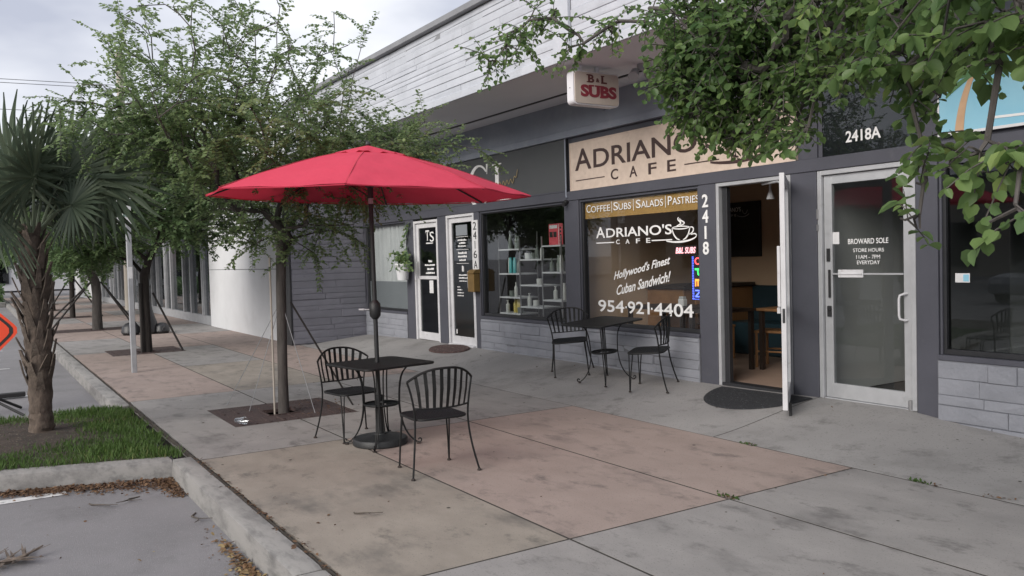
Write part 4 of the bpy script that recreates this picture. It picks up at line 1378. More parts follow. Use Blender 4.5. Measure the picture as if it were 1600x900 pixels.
for t in np.linspace(0, 1, 60):     # vine climbing the post to the header
    pp.append(Vector((-14.52 + 0.12 * sin(t * 9) + RNG.gauss(0, 0.05), 6.90 + RNG.gauss(0, 0.02), 1.6 + 0.75 * t)))
    aa.append((RNG.gauss(0, 1), -0.4, RNG.gauss(-0.5, 0.4)))
lm = leaves_mesh('vine', np.array([tuple(p - Vector((-14.44, 6.87, 1.28))) for p in pp]), np.array(aa), NR.normal(0, .5, (len(pp), 3)) + (0, -1, 0.3), NR.uniform(0.05, 0.085, len(pp)), HEX)
link('vine', lm, 'leaf_d', pl)

# ------------------------------------------------------------------ interiors
fz = 0.188
part('interior_floor', 'int_floor', MB().box(-9.38, -5.50, 7.112, 9.8, 0.10, fz))
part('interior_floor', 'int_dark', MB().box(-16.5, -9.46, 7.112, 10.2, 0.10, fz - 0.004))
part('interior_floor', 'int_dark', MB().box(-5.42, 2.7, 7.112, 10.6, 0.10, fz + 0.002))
part('interior_wall', 'int_wall', MB().box(-9.38, -5.50, 9.8, 9.9, 0.10, 3.1))
part('interior_wall', 'int_wall', MB().box(-9.46, -9.38, 7.145, 9.9, 0.10, 3.1))
part('interior_wall', 'int_wall', MB().box(-5.50, -5.42, 7.145, 10.6, 0.10, 3.1))
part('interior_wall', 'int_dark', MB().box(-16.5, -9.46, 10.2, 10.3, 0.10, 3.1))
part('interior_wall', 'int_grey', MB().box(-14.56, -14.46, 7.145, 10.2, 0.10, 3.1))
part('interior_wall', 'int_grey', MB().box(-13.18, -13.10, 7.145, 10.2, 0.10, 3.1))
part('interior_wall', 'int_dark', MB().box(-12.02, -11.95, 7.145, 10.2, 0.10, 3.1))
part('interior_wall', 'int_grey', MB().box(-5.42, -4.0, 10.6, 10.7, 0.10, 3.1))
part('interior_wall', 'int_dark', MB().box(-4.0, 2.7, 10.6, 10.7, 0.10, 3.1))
part('interior_wall', 'int_grey', MB().box(-5.419, -5.39, 7.145, 10.6, 0.20, 3.1))
part('interior_ceiling', 'int_ceil', MB().box(-16.5, 2.7, 7.142, 10.7, 3.1, 3.15))

cb = thing('menu_board', 'black menu board lettered ADRIANO\'S on the cafe back wall', 'board', (-8.8, 9.78, 1.56))
MB().bbox(-9.3, -8.50, 9.76, 9.798, 1.56, 2.38, 0.004).build('panel', 'board', cb, world=True)
letters('lettering', [("ADRIANO'S", (-9.27, -8.86, 2.24, 2.31)), ('C A F E', (-9.2, -8.95, 2.17, 2.205))], 9.758, 'white_vinyl', cb)
q = stroke(bez((-8.93, 2.18), (-8.85, 2.15), (-8.76, 2.15), (-8.70, 2.20)), 0.012, 9.758)
q2 = stroke(bez((-8.83, 2.26), (-8.81, 2.18), (-8.75, 2.18), (-8.73, 2.26)), 0.010, 9.758)
q.add(q2.v, q2.f).build('logo', 'galv', cb, world=True)
pd = thing('pendant_cord', 'white hanging cord with bell fitting above the cafe doorway', 'pendant', (-6.25, 7.35, 2.2))
MB().tube([(-6.25, 7.35, 3.1), (-6.25, 7.35, 2.33)], 0.012, 6).build('cord', 'white_paint', pd, world=True)
MB().lathe([(0.045, 0), (0.03, 0.05), (0.016, 0.09), (0.012, 0.16)], (-6.25, 7.35, 2.20), 12).build('fitting', 'white_paint', pd, world=True, smooth=True)


def wood_chair(x, y, rz, label):
    t = thing('wooden_chair', label, 'chair', (x, y, fz), rz, 'wooden chairs inside the cafe')
    MB().bbox(-0.2, 0.2, -0.2, 0.2, 0.43, 0.46, 0.006).build('seat', 'wood', t)
    for a in (-0.18, 0.18):
        MB().tube([(0.17, a, 0), (0.17, a, 0.43)], 0.018, 6).build('leg', 'wood', t)
        MB().tube([(-0.22, a, 0), (-0.18, a, 0.45), (-0.24, a, 0.92)], 0.018, 6).build('leg', 'wood', t)
    for z in (0.62, 0.76, 0.88):
        MB().bbox(-0.235, -0.215, -0.17, 0.17, z - 0.03, z + 0.03, 0.004).build('back_slat', 'wood', t)
    for a in (-0.18, 0.18):
        MB().tube([(0.17, a, 0.2), (-0.2, a, 0.2)], 0.012, 6).build('stretcher', 'wood', t)


wood_chair(-7.15, 8.45, radians(200), 'tan wooden chair inside the cafe nearest the doorway')
wood_chair(-6.75, 8.95, radians(170), 'tan wooden chair further inside the open cafe door')
wood_chair(-8.3, 8.6, radians(-20), 'wooden chair behind the cafe window left of the door')


def cafe_table(x, y, top, label, w=0.7):
    t = thing('cafe_table', label, 'table', (x, y, fz), 0, 'tables inside the cafe')
    MB().bbox(-w / 2, w / 2, -0.35, 0.35, 0.72, 0.755, 0.006).build('table_top', top, t)
    for a in (-1, 1):
        for b in (-1, 1):
            MB().box(a * (w / 2 - 0.05) - 0.025, a * (w / 2 - 0.05) + 0.025, b * 0.30 - 0.025, b * 0.30 + 0.025, 0.0, 0.719).build('leg', 'dark_wood', t)


cafe_table(-6.75, 8.4, 'wood', 'oak topped table inside the open cafe door')
cafe_table(-8.35, 7.85, 'dark_wood', 'dark table just behind the cafe window', 1.1)
cafe_table(-7.35, 7.72, 'dark_wood', 'dark high table at the left of the doorway', 0.5)
bt = thing('booth_bench', 'dark teal padded bench against the cafe back wall', 'bench', (-7.9, 9.4, fz))
MB().bbox(-0.8, 0.8, -0.25, 0.3, 0.0, 0.45, 0.02).build('seat', 'teal', bt)
MB().bbox(-0.8, 0.8, 0.3, 0.38, 0.0, 0.95, 0.02).build('backrest', 'teal', bt)
for k, (x, y) in enumerate(((-6.75, 8.35), (-8.1, 7.8))):
    nh = thing('napkin_holder', ('white napkin holder on the oak table inside the doorway', 'white napkin holder on the dark table behind the window')[k], 'napkin holder', (x, y, fz + 0.756))
    MB().bbox(-0.05, 0.05, -0.04, 0.04, 0, 0.10, 0.01).build('holder', 'sign_white', nh)
    MB().bbox(-0.04, 0.04, -0.03, 0.03, 0.101, 0.13, 0.006).build('napkins', 'curtain', nh)
ct = thing('counter', 'long counter across the back of the cafe', 'counter', (-8.9, 8.9, fz))
MB().bbox(-0.45, 0.3, -0.6, 0.8, 0.0, 0.95, 0.01).build('body', 'wood', ct)
MB().bbox(-0.45, 0.35, -0.65, 0.8, 0.951, 1.0, 0.008).build('top', 'dark_wood', ct)

# neon signs inside the cafe window
op = thing('open_sign', 'lit multicolour neon OPEN sign hung upright in the cafe window', 'neon sign', (-7.03, 7.05, 1.09))
MB().bbox(-7.155, -6.99, 7.05, 7.065, 1.09, 1.61, 0.003).build('backing', 'ink', op, world=True)
for s, z, mt in (('O', 1.50, 'neon_r'), ('P', 1.375, 'neon_g'), ('E', 1.25, 'neon_o'), ('N', 1.125, 'neon_b')):
    fn_ = lambda a, b, t, z=z: (-7.105 + b, 7.049 - t, z + 0.085 - a)
    text_mesh(s, (0, 0.085, 0, 0.09), 0, bold=0.01, fn=fn_, extrude=0.005).build('letter', mt, op, world=True)
dots = MB()
for k in range(26):
    z = 1.11 + 0.48 * k / 25
    for x in (-7.145, -7.13):
        dots.box(x - 0.003, x + 0.003, 7.044, 7.049, z - 0.005, z + 0.005)
for k in range(8):
    x = -7.145 + 0.145 * k / 7
    dots.box(x - 0.003, x + 0.003, 7.044, 7.049, 1.098, 1.106)
dots.build('border_lights', 'neon_b', op, world=True)
ns = thing('small_neon_sign', 'small pink lit B&L SUBS sign in the cafe window', 'neon sign', (-7.25, 7.05, 1.63))
MB().bbox(-7.43, -7.08, 7.052, 7.058, 1.62, 1.725, 0.002).build('backing', 'ink', ns, world=True)
letters('lettering', [('B&L SUBS', (-7.42, -7.09, 1.635, 1.708))], 7.051, 'neon_p', ns, shear=0.25, bold=0.02)
cd = thing('card_sticker', 'small white and blue payment sticker in the right window', 'sticker', (-3.95, 7.0, 1.32))
MB().box(-4.014, -3.89, 7.0155, 7.0185, 1.328, 1.405).build('card', 'sign_white', cd, world=True)
MB().box(-3.945, -3.897, 7.0140, 7.0154, 1.337, 1.395).build('blue_patch', 'sky_print', cd, world=True)

# salon shelves with bottles
sh = thing('shelf_unit', 'open wire shelf unit with white boards in the salon window', 'shelf', (-10.5, 7.45, fz))
SX = [-11.80, -11.17, -10.55, -9.3]
for x in SX[:3] + [-10.05]:
    for y in (7.28, 7.62):
        MB().box(x - 0.008, x + 0.008, y - 0.008, y + 0.008, fz, 2.05 if y > 7.5 else 1.95).build('upright', 'steel', sh, world=True)
BO = []
for k, (a, b, zs) in enumerate(((0, 1, (1.77, 1.38, 1.0, 0.74)), (1, 2, (1.60, 1.20, 0.86)), (2, 3, (1.80, 1.40, 0.98)))):
    for z in zs:
        x1_ = SX[b] if b < 3 else -10.05
        MB().bbox(SX[a] + 0.01, x1_ - 0.01, 7.27, 7.64, z - 0.012, z + 0.012, 0.002).build('board', 'curtain', sh, world=True)
        BO.append((SX[a] + 0.06, x1_ - 0.06, z + 0.0125))
kinds = {}


def bottle_mesh(kind):
    if kind not in kinds:
        prof = dict(tall=[(0.028, 0), (0.03, 0.01), (0.03, 0.15), (0.012, 0.18), (0.011, 0.21), (0.014, 0.212), (0.014, 0.235)],
                    spray=[(0.032, 0), (0.032, 0.20), (0.024, 0.215), (0.024, 0.25)],
                    jar=[(0.045, 0), (0.05, 0.01), (0.05, 0.07), (0.052, 0.072), (0.052, 0.095)],
                    pump=[(0.03, 0), (0.034, 0.01), (0.034, 0.13), (0.014, 0.15), (0.012, 0.19), (0.022, 0.192), (0.022, 0.205)],
                    cone=[(0.04, 0), (0.042, 0.02), (0.03, 0.16), (0.012, 0.24), (0.01, 0.3)])[kind]
        kinds[kind] = prof
    return kinds[kind]


# (shelf index, fraction, kind, colour, label)
BL = [(0, .35, 'cone', 'bottle_green', 'grey green cone bottle, leftmost on the top left shelf'), (0, .62, 'tall', 'bottle_green', 'slim dark bottle in the middle of the top left shelf'), (0, .85, 'pump', 'bottle_green', 'dark pump bottle at the right end of the top left shelf'),
      (1, .15, 'spray', 'bottle_white', 'pale spray can, leftmost beside the teal cans'), (1, .36, 'spray', 'bottle_teal', 'teal spray can next to the pale can'), (1, .55, 'spray', 'bottle_teal', 'teal spray can, right one of the pair'), (1, .78, 'tall', 'bottle_green', 'dark bottle right of the teal cans'),
      (2, .4, 'jar', 'bottle_green', 'dark jar on the third left shelf'), (2, .7, 'tall', 'bottle_white', 'white bottle on the third left shelf'),
      (3, .2, 'pump', 'bottle_white', 'white pump bottle on the lowest left shelf'), (3, .42, 'tall', 'bottle_yellow', 'yellow bottle, left one on the lowest shelf'), (3, .58, 'spray', 'bottle_yellow', 'yellow spray can, middle of the lowest shelf'), (3, .75, 'tall', 'bottle_yellow', 'yellow bottle, right one on the lowest shelf'), (3, .9, 'jar', 'bottle_green', 'small dark jar on the lowest left shelf'),
      (4, .15, 'jar', 'bottle_white', 'white jar on the upper middle shelf'), (4, .4, 'jar', 'bottle_green', 'dark jar on the upper middle shelf'), (4, .7, 'pump', 'bottle_green', 'dark pump bottle on the upper middle shelf'), (4, .9, 'tall', 'bottle_white', 'white bottle at the right end of the upper middle shelf'),
      (5, .75, 'jar', 'bottle_white', 'white bowl shaped jar on the central shelf'), (6, .15, 'pump', 'bottle_white', 'white pump bottle on the lower middle shelf'), (6, .4, 'jar', 'bottle_white', 'white jar on the lower middle shelf'),
      (8, .15, 'pump', 'bottle_green', 'dark pump bottle on the second right shelf'), (8, .5, 'pump', 'bottle_white', 'white pump bottle on the second right shelf'), (8, .72, 'spray', 'bottle_green', 'dark can on the second right shelf'), (8, .95, 'spray', 'bottle_white', 'white can at the end of the second right shelf'),
      (9, .3, 'pump', 'bottle_white', 'white pump bottle on the lowest right shelf'), (9, .9, 'spray', 'bottle_white', 'white can on the lowest right shelf')]
bmesh_cache = {}
for si, fr, kd, cl_, lab in BL:
    a, b, z = BO[si]
    key = (kd, cl_)
    if key not in bmesh_cache:
        bmesh_cache[key] = MB().lathe(bottle_mesh(kd), n=10).mesh('bottle')
        bmesh_cache[key].materials.append(M[cl_])
    o = link('jar' if kd == 'jar' else 'bottle', bmesh_cache[key], None, None, True)
    o.location = (a + (b - a) * fr, 7.36 + RNG.uniform(-0.03, 0.05), z)
    tag(o, lab, 'jar' if kd == 'jar' else 'bottle', 'hair products on the salon shelves')
po = thing('red_poster', 'red and white poster standing on the top right salon shelf', 'poster', (-10.28, 7.35, 1.81))
MB().bbox(-10.44, -10.09, 7.34, 7.352, 1.815, 2.13, 0.002).build('card', 'poster_red', po, world=True)
pw = MB().box(-10.42, -10.22, 7.337, 7.3395, 2.06, 2.11).box(-10.19, -10.18, 7.337, 7.3395, 1.82, 2.12)
pw.build('white_print', 'sign_white', po, world=True)
pk = MB().box(-10.42, -10.34, 7.337, 7.3395, 1.93, 2.01).box(-10.32, -10.24, 7.337, 7.3395, 1.93, 2.01)
for k in range(5):
    pk.box(-10.16, -10.12, 7.337, 7.3395, 1.83 + k * 0.055, 1.86 + k * 0.055)
pk.build('dark_print', 'ink', po, world=True)

# ------------------------------------------------------------------ neighbouring buildings along the pavement
nb_ = thing('white_building', 'white rendered building with a glazed shop front beyond the stone wall', 'building', (-34.0, 5.5, 0))
NY = 5.45


def npart(name, mat, mb, parent=None):
    return mb.build(name, mat, parent or nb_, world=True)


npart('wall', 'white_paint', MB().box(-23.9, -16.94, NY, NY + 0.3, -0.05, 1.53))
npart('wall', 'white_paint', MB().box(-23.9, -16.94, NY + 0.0, NY + 0.3, 1.545, 4.6))
npart('joint_backing', 'mortar', MB().box(-23.9, -16.94, NY + 0.012, NY + 0.29, 1.531, 1.544))
npart('wall', 'white_paint', MB().box(-47.0, -23.9, NY, NY + 0.3, 3.0, 4.6))
npart('wall', 'white_paint', MB().box(-60.0, -47.0, NY, NY + 0.3, -0.05, 4.6))
npart('side_wall', 'white_paint', MB().box(-17.2, -16.93, NY + 0.3, 14, -0.05, 4.6))
npart('roof', 'coping', MB().box(-60, -16.93, NY - 0.03, 14, 4.6, 4.72))
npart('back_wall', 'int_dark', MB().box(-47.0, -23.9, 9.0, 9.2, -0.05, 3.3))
npart('floor', 'int_grey', MB().box(-47.0, -23.9, NY + 0.3, 9.0, -0.05, 0.06))
npart('ceiling', 'int_grey', MB().box(-47.0, -23.9, NY + 0.3, 9.0, 3.0, 3.05))
npart('plinth', 'galv', MB().box(-47.0, -23.9, NY + 0.05, NY + 0.2, -0.04, 0.25))
x = -23.9
k = 0
while x > -46.9:
    w = (1.05, 1.5, 1.05, 1.9)[k % 4]
    npart('mullion', 'galv', MB().bbox(x - 0.11, x, NY + 0.02, NY + 0.22, 0.25, 3.0, 0.006))
    if k % 4 == 0:
        npart('door_stile', 'galv', MB().bbox(x - 0.22, x - 0.15, NY + 0.04, NY + 0.12, 0.25, 2.2, 0.004).bbox(x - w + 0.02, x - w + 0.09, NY + 0.04, NY + 0.12, 0.25, 2.2, 0.004))
    npart('pane', 'glass_tint', MB().box(x - w, x - 0.11, NY + 0.11, NY + 0.118, 0.25, 2.98))
    x -= w
    k += 1
rl = MB().tube([(-29.0, 5.9, 2.05), (-29.0, 5.85, 2.05)], 0.07, 10).build('red_lamp', 'far_red', None)
tag(rl, 'tiny red lit lamp inside the far glazed shop front', 'lamp')

fb = thing('far_building', 'pale low building closing the far end of the street', 'building', (-85, 3, 0))
fb_w = MB().box(-90, -84, -14, 26, 0, 5.0).build('wall', 'far_wall', fb, world=True)
MB().box(-90.3, -83.8, -14.3, 26.3, 5.0, 5.3).build('roof', 'coping', fb, world=True)
for k in range(9):
    y = -12 + k * 3.2
    wv = MB().box(-83.99, -83.9, y, y + 1.8, 0.6, 3.2).build('window', 'dark', fb, world=True)
    MB().box(-83.89, -83.88, y + 0.08, y + 1.72, 0.68, 3.12).build('pane', 'glass_tint', wv, world=True)

# ------------------------------------------------------------------ bistro furniture
def make_chair(label, group):
    t = thing('patio_chair', label, 'chair', (0, 0, 0), 0, group)
    # seat: rounded square of woven steel, slightly dished
    poly = rrect(-0.20, 0.21, -0.215, 0.215, 0.09, 5)
    n = len(poly)
    mb = MB()
    for s, dz in ((1.0, 0.0), (0.8, -0.006), (0.5, -0.012), (0.2, -0.014)):
        mb.v += [(u * s, v * s, 0.44 + dz) for u, v in poly]
    for k in range(3):
        for i in range(n):
            j = (i + 1) % n
            mb.f.append((k * n + i, k * n + j, (k + 1) * n + j, (k + 1) * n + i))
    mb.f.append(tuple(range(3 * n, 4 * n)))
    off = len(mb.v)
    mb.v += [(u, v, 0.428) for u, v in poly] + [(u * 0.5, v * 0.5, 0.418) for u, v in poly]
    for i in range(n):
        j = (i + 1) % n
        mb.f.append((i, off + i, off + j, j))
        mb.f.append((off + i, off + n + i, off + n + j, off + j))
    mb.f.append(tuple(range(off + 2 * n - 1, off + n - 1, -1)))
    seat = mb.build('seat', 'mesh_seat', t, smooth=True)
    MB().tube([(u, v, 0.434) for u, v in poly], 0.009, 6, closed=True).build('seat_rim', 'iron', seat, smooth=True)
    rails = []
    for s in (-1, 1):
        fp = [(0.185, s * 0.19, 0.43), (0.195, s * 0.205, 0.22), (0.205, s * 0.215, 0.01)]
        fq = [(0.14, s * 0.20, 0.43), (0.175, s * 0.21, 0.22), (0.20, s * 0.215, 0.01)]
        MB().tube(fp, 0.0065, 6).tube(fq, 0.0065, 6).build('front_leg', 'iron', t, smooth=True)
        bp_ = bez((-0.235, s * 0.275, 0.012), (-0.20, s * 0.25, 0.14), (-0.17, s * 0.222, 0.28), (-0.168, s * 0.22, 0.44), 8) + \
            bez((-0.168, s * 0.22, 0.44), (-0.168, s * 0.222, 0.52), (-0.172, s * 0.238, 0.62), (-0.15, s * 0.268, 0.725), 6)[1:]
        MB().tube(bp_, 0.0085, 6).build('back_leg', 'iron', t, smooth=True)
        MB().lathe([(0.013, 0), (0.018, 0.004), (0.016, 0.012), (0.008, 0.018)], (0.2035, s * 0.215, 0), 8).build('foot', 'rust', t)
        MB().lathe([(0.013, 0), (0.018, 0.004), (0.016, 0.012), (0.008, 0.018)], (-0.235, s * 0.275, 0), 8).build('foot', 'rust', t)

    def top(v):        # v -1..1 along the back
        return Vector((-0.15 - 0.115 * (1 - v * v), 0.268 * v, 0.725 + 0.100 * (1 - abs(v) ** 2.6)))

    def low(v):
        return Vector((-0.17 - 0.05 * (1 - v * v), 0.225 * v, 0.525 - 0.01 * (1 - v * v)))
    MB().tube([top(-1 + 2 * i / 20) for i in range(21)], 0.0095, 7).build('top_rail', 'iron', t, smooth=True)
    MB().tube([low(-1 + 2 * i / 12) for i in range(13)], 0.007, 6).build('lower_rail', 'iron', t, smooth=True)
    for k in range(8):
        v = -0.80 + 1.6 * k / 7
        a, b = low(v), top(v)
        tg = (top(v + 0.02) - top(v - 0.02)).normalized() * 0.0135
        mid = (a + b) / 2 + Vector((-0.012, 0, 0))
        MB().strip([a - tg * 0.8, mid - tg, b - tg], [a + tg * 0.8, mid + tg, b + tg], (0.004, 0, 0)).build('back_slat', 'iron', t)
    return t


def make_table(label, group, h):
    t = thing('patio_table', label, 'table', (0, 0, 0), 0, group)
    poly = rrect(-0.355, 0.355, -0.355, 0.355, 0.06, 5)
    tp = MB().prism(poly, lambda u, v, q: (u, v, q), h - 0.014, h).build('table_top', 'iron', t)
    MB().tube([(u, v, h - 0.008) for u, v in poly], 0.011, 6, closed=True).build('rim', 'iron', tp, smooth=True)
    MB().tube([(0.155 * cos(a), 0.155 * sin(a), h * 0.5) for a in np.linspace(0, 2 * pi, 25)[:-1]], 0.008, 6, closed=True).build('ring', 'iron', t, smooth=True)
    sh_ = MB()
    for a in np.linspace(0, 2 * pi, 33)[:-1]:
        b = a + 2 * pi / 32
        sh_.add([(r_ * cos(q), r_ * sin(q), z_) for z_ in (h * 0.5 - 0.012, h * 0.5 - 0.004) for q in (a, b) for r_ in (0.06, 0.15)],
                [(0, 1, 3, 2), (4, 6, 7, 5)])
    sh_.build('ring_shelf', 'mesh_seat', t)
    for k in range(4):
        a = pi / 4 + k * pi / 2
        d = Vector((cos(a), sin(a), 0))
        w = Vector((-sin(a), cos(a), 0))
        lg = MB()
        for s in (-1, 1):
            o = w * (0.016 * s)
            up_ = bez(d * 0.31 + Vector((0, 0, h - 0.016)), d * 0.17 + Vector((0, 0, h - 0.03)), d * 0.165 + Vector((0, 0, h * 0.75)), d * 0.162 + Vector((0, 0, h * 0.5)), 8)
            dn_ = bez(d * 0.162 + Vector((0, 0, h * 0.5)), d * 0.17 + Vector((0, 0, h * 0.28)), d * 0.21 + Vector((0, 0, 0.08)), d * 0.315 + Vector((0, 0, 0.018)), 9)
            pts = [Vector(p) for p in up_] + [Vector(p) for p in dn_[1:]]
            lg.tube([p + o * (1 - 0.9 * max(0, i - 8) / 9) for i, p in enumerate(pts)], 0.0065, 6)
        sc0 = d * 0.335 + Vector((0, 0, 0.04))
        lg.tube([sc0 + (d * cos(q) + Vector((0, 0, 1)) * sin(q)) * (0.026 - 0.0026 * i) for i, q in enumerate(np.linspace(-2.2, 3.6, 9))], 0.007, 6)
        leg = lg.build('leg', 'iron', t, smooth=True)
        MB().lathe([(0.018, 0), (0.02, 0.006), (0.01, 0.014)], tuple(d * 0.325), 8).build('foot_pad', 'rust', leg)
    return t


GC, GT = 'black iron bistro chairs', 'black iron bistro tables'
tb1 = make_table('black square bistro table with umbrella pole through it', GT, 0.735)
tb1.location = (-7.0, 3.04, 0)
tb1.rotation_euler = (0, 0, radians(9))
tb2 = copy_tree(tb1)
tb2.location = (-7.97, 6.40, gz(-7.97, 6.40) + 0.005)
tb2.rotation_euler = (radians(4.5), 0, radians(4))
tb2['label'] = 'black square bistro table against the stone base below the cafe window'
ch1 = make_chair('black iron chair with its back to the street tree, left of umbrella table', GC)
ch1.location = (-7.46, 2.95, 0)
ch1.rotation_euler = (0, 0, radians(8))
for loc, rz, lab in (((-5.89, 2.99, 0), 176, 'black iron chair in front of umbrella table, nearest the camera'),
                     ((-8.74, 6.46, 0), -38, 'black iron chair by the wall between salon window and cafe table'),
                     ((-7.22, 6.46, 0), 214, 'black iron chair by the wall at the doorway end of cafe table')):
    c = copy_tree(ch1)
    c.location = (loc[0], loc[1], gz(loc[0], loc[1]) + (0.004 if loc[1] > 5 else 0))
    sl_ = radians(5) if loc[1] > 5 else 0
    c.rotation_euler = (Matrix.Rotation(sl_, 3, 'X') @ Matrix.Rotation(radians(rz), 3, 'Z')).to_euler()
    c['label'] = lab

# ------------------------------------------------------------------ umbrella
UX, UY = -7.03, 3.03
um = thing('patio_umbrella', 'red octagonal market umbrella open over the bistro table', 'umbrella', (UX, UY, 0.06))
ub = thing('umbrella_base', 'black round umbrella base on the pavement under bistro table', 'base', (UX, UY, 0))
MB().lathe([(0.235, 0), (0.245, 0.008), (0.245, 0.05), (0.235, 0.062), (0.12, 0.078), (0.06, 0.09), (0.055, 0.10)], (0, 0, 0), 40).build('disc', 'black_plastic', ub, smooth=True)
MB().lathe([(0.033, 0.09), (0.033, 0.40), (0.036, 0.405), (0.036, 0.44), (0.028, 0.445)], (0, 0, 0), 16).build('tube', 'black_plastic', ub, smooth=True)
MB().tube([(0.03, 0.0, 0.38), (0.065, 0.01, 0.38)], 0.007, 6).tube([(0.062, 0.01, 0.36), (0.062, 0.01, 0.40)], 0.008, 6).build('knob', 'black_plastic', ub)


def upart(name, mat, mb, parent=None, **k):
    return mb.build(name, mat, parent or um, world=True, **k)


PT = Vector((-7.075, 3.03, 2.64))
PB = Vector((UX, UY, 0.06))
upart('pole', 'black_plastic', MB().tube([PB, PB.lerp(PT, 0.52), PB.lerp(PT, 0.98)], 0.020, 14), smooth=True)
hc = PB.lerp(PT, 0.445)
crk = upart('crank_housing', 'black_plastic', MB().tube([hc - Vector((0, 0, 0.085)), hc - Vector((0, 0, 0.055)), hc, hc + Vector((0, 0, 0.055)), hc + Vector((0, 0, 0.085))], [0.024, 0.048, 0.052, 0.048, 0.024], 14), smooth=True)
cdr = (-_r2).normalized()
upart('crank_handle', 'galv', MB().tube([hc + cdr * 0.04, hc + cdr * 0.10, hc + cdr * 0.10 + Vector((0, 0, 0.0)), hc + cdr * 0.145], [0.007, 0.007, 0.012, 0.009], 8), crk)
joint = PB.lerp(PT, 0.822)
upart('pole_sleeve', 'galv', MB().tube([joint - Vector((0, 0, 0.025)), joint + Vector((0, 0, 0.025))], 0.0225, 14))
upart('upper_sleeve', 'black_plastic', MB().tube([joint + Vector((0, 0, 0.026)), joint + Vector((0, 0, 0.20))], 0.026, 14))
UR, UZ, UROT, UCX, UCY, UZA = 1.4506, 2.232, 5.7588, -7.080, 3.027, 2.655
TIPS = []
for k in range(8):
    a = UROT + k * pi / 4
    dx, dy = UR * cos(a), UR * sin(a)
    TIPS.append(Vector((UCX + dx, UCY + dy, UZ - 0.0251 * dx - 0.0159 * dy)))
APX = Vector((UCX, UCY, UZA))
cn = MB()
NS, NT = 12, 14
rp = random.Random(9)
grid = {}
for k in range(8):
    for i in range(NT + 1):
        t = i / NT
        for j in range(NS):
            s = j / NS
            A, B = TIPS[k], TIPS[(k + 1) % 8]
            ra = APX.lerp(A, t) + Vector((0, 0, 0.045 * sin(pi * t) * (1 - 0.3 * t)))
            rb = APX.lerp(B, t) + Vector((0, 0, 0.045 * sin(pi * t) * (1 - 0.3 * t)))
            p = ra.lerp(rb, s)
            sag = 4 * s * (1 - s)
            p.z -= 0.010 * sag * t ** 1.3
            p = p + (APX - p) * (0.012 * sag * t ** 2)          # scalloped hem
            p.z += 0.004 * sin(k * 3 + i * 1.1 + j * 0.9) * t
            grid[(k * NS + j, i)] = len(cn.v)
            cn.v.append(tuple(p))
NN = 8 * NS
for a in range(NN):
    b = (a + 1) % NN
    for i in range(NT):
        cn.f.append((grid[(a, i)], grid[(a, i + 1)], grid[(b, i + 1)], grid[(b, i)]))
canopy = upart('canopy', 'red_fabric', cn, smooth=True)
# hem strip hanging from the edge
hm = MB()
edge = [Vector(cn.v[0]) for _ in range(0)]
inv = wm(um).inverted()
for a in range(NN):
    k, j = divmod(a, NS)
    s = j / NS
    A, B = TIPS[k], TIPS[(k + 1) % 8]
    p = A.lerp(B, s)
    sag = 4 * s * (1 - s)
    p.z -= 0.010 * sag
    p = p + (APX - p) * (0.012 * sag)
    hm.v += [tuple(p + Vector((0, 0, -0.002))), tuple(p + Vector((0, 0, -0.012)) + (APX - p) * 0.003)]
for a in range(NN):
    b = (a + 1) % NN
    hm.f.append((2 * a, 2 * a + 1, 2 * b + 1, 2 * b))
upart('hem', 'red_fabric', hm, canopy, smooth=True)
# vent cap
vc = MB()
for k in range(8):
    for j in range(6):
        s = j / 6
        for i, t in enumerate((0.0, 0.12, 0.235)):
            A, B = TIPS[k], TIPS[(k + 1) % 8]
            p = APX.lerp(A, t).lerp(APX.lerp(B, t), s)
            p.z += 0.025 + 0.02 * sin(pi * t) + (0.012 * sin((k * 6 + j) * 1.9) - 0.012 * (4 * s * (1 - s)) if i == 2 else 0)
            vc.v.append(tuple(p))
for a in range(48):
    b = (a + 1) % 48
    for i in range(2):
        vc.f.append((3 * a + i, 3 * a + i + 1, 3 * b + i + 1, 3 * b + i))
upart('vent_cap', 'red_fabric', vc, smooth=True)
upart('finial', 'black_plastic', MB().lathe([(0.022, 0), (0.026, 0.012), (0.02, 0.03), (0.006, 0.036)], (UCX, UCY, UZA + 0.022), 10))
hub = Vector((UCX + 0.012, UCY, 2.30))
upart('runner', 'black_plastic', MB().lathe([(0.028, 0), (0.045, 0.01), (0.045, 0.05), (0.028, 0.06)], tuple(hub), 14))
for k in range(8):
    A = TIPS[k]
    e = [APX.lerp(A, t) + Vector((0, 0, 0.045 * sin(pi * t) * (1 - 0.3 * t) - 0.016)) for t in (0.03, 0.25, 0.5, 0.75, 0.985)]
    rib = upart('rib', 'black_plastic', MB().tube(e, 0.008, 6), smooth=True)
    sm = [APX.lerp(A, t) + Vector((0, 0, 0.045 * sin(pi * t) * (1 - 0.3 * t) + 0.0015)) for t in np.linspace(0.22, 1.0, 12)]
    tw_ = (TIPS[(k + 1) % 8] - TIPS[k - 1]).normalized() * 0.006
    upart('seam', 'red_seam', MB().strip([p - tw_ for p in sm], [p + tw_ for p in sm], (0, 0, 0.002)), canopy)
    upart('strut', 'black_plastic', MB().tube([hub + Vector((0, 0, 0.03)), e[2]], 0.007, 6), rib)

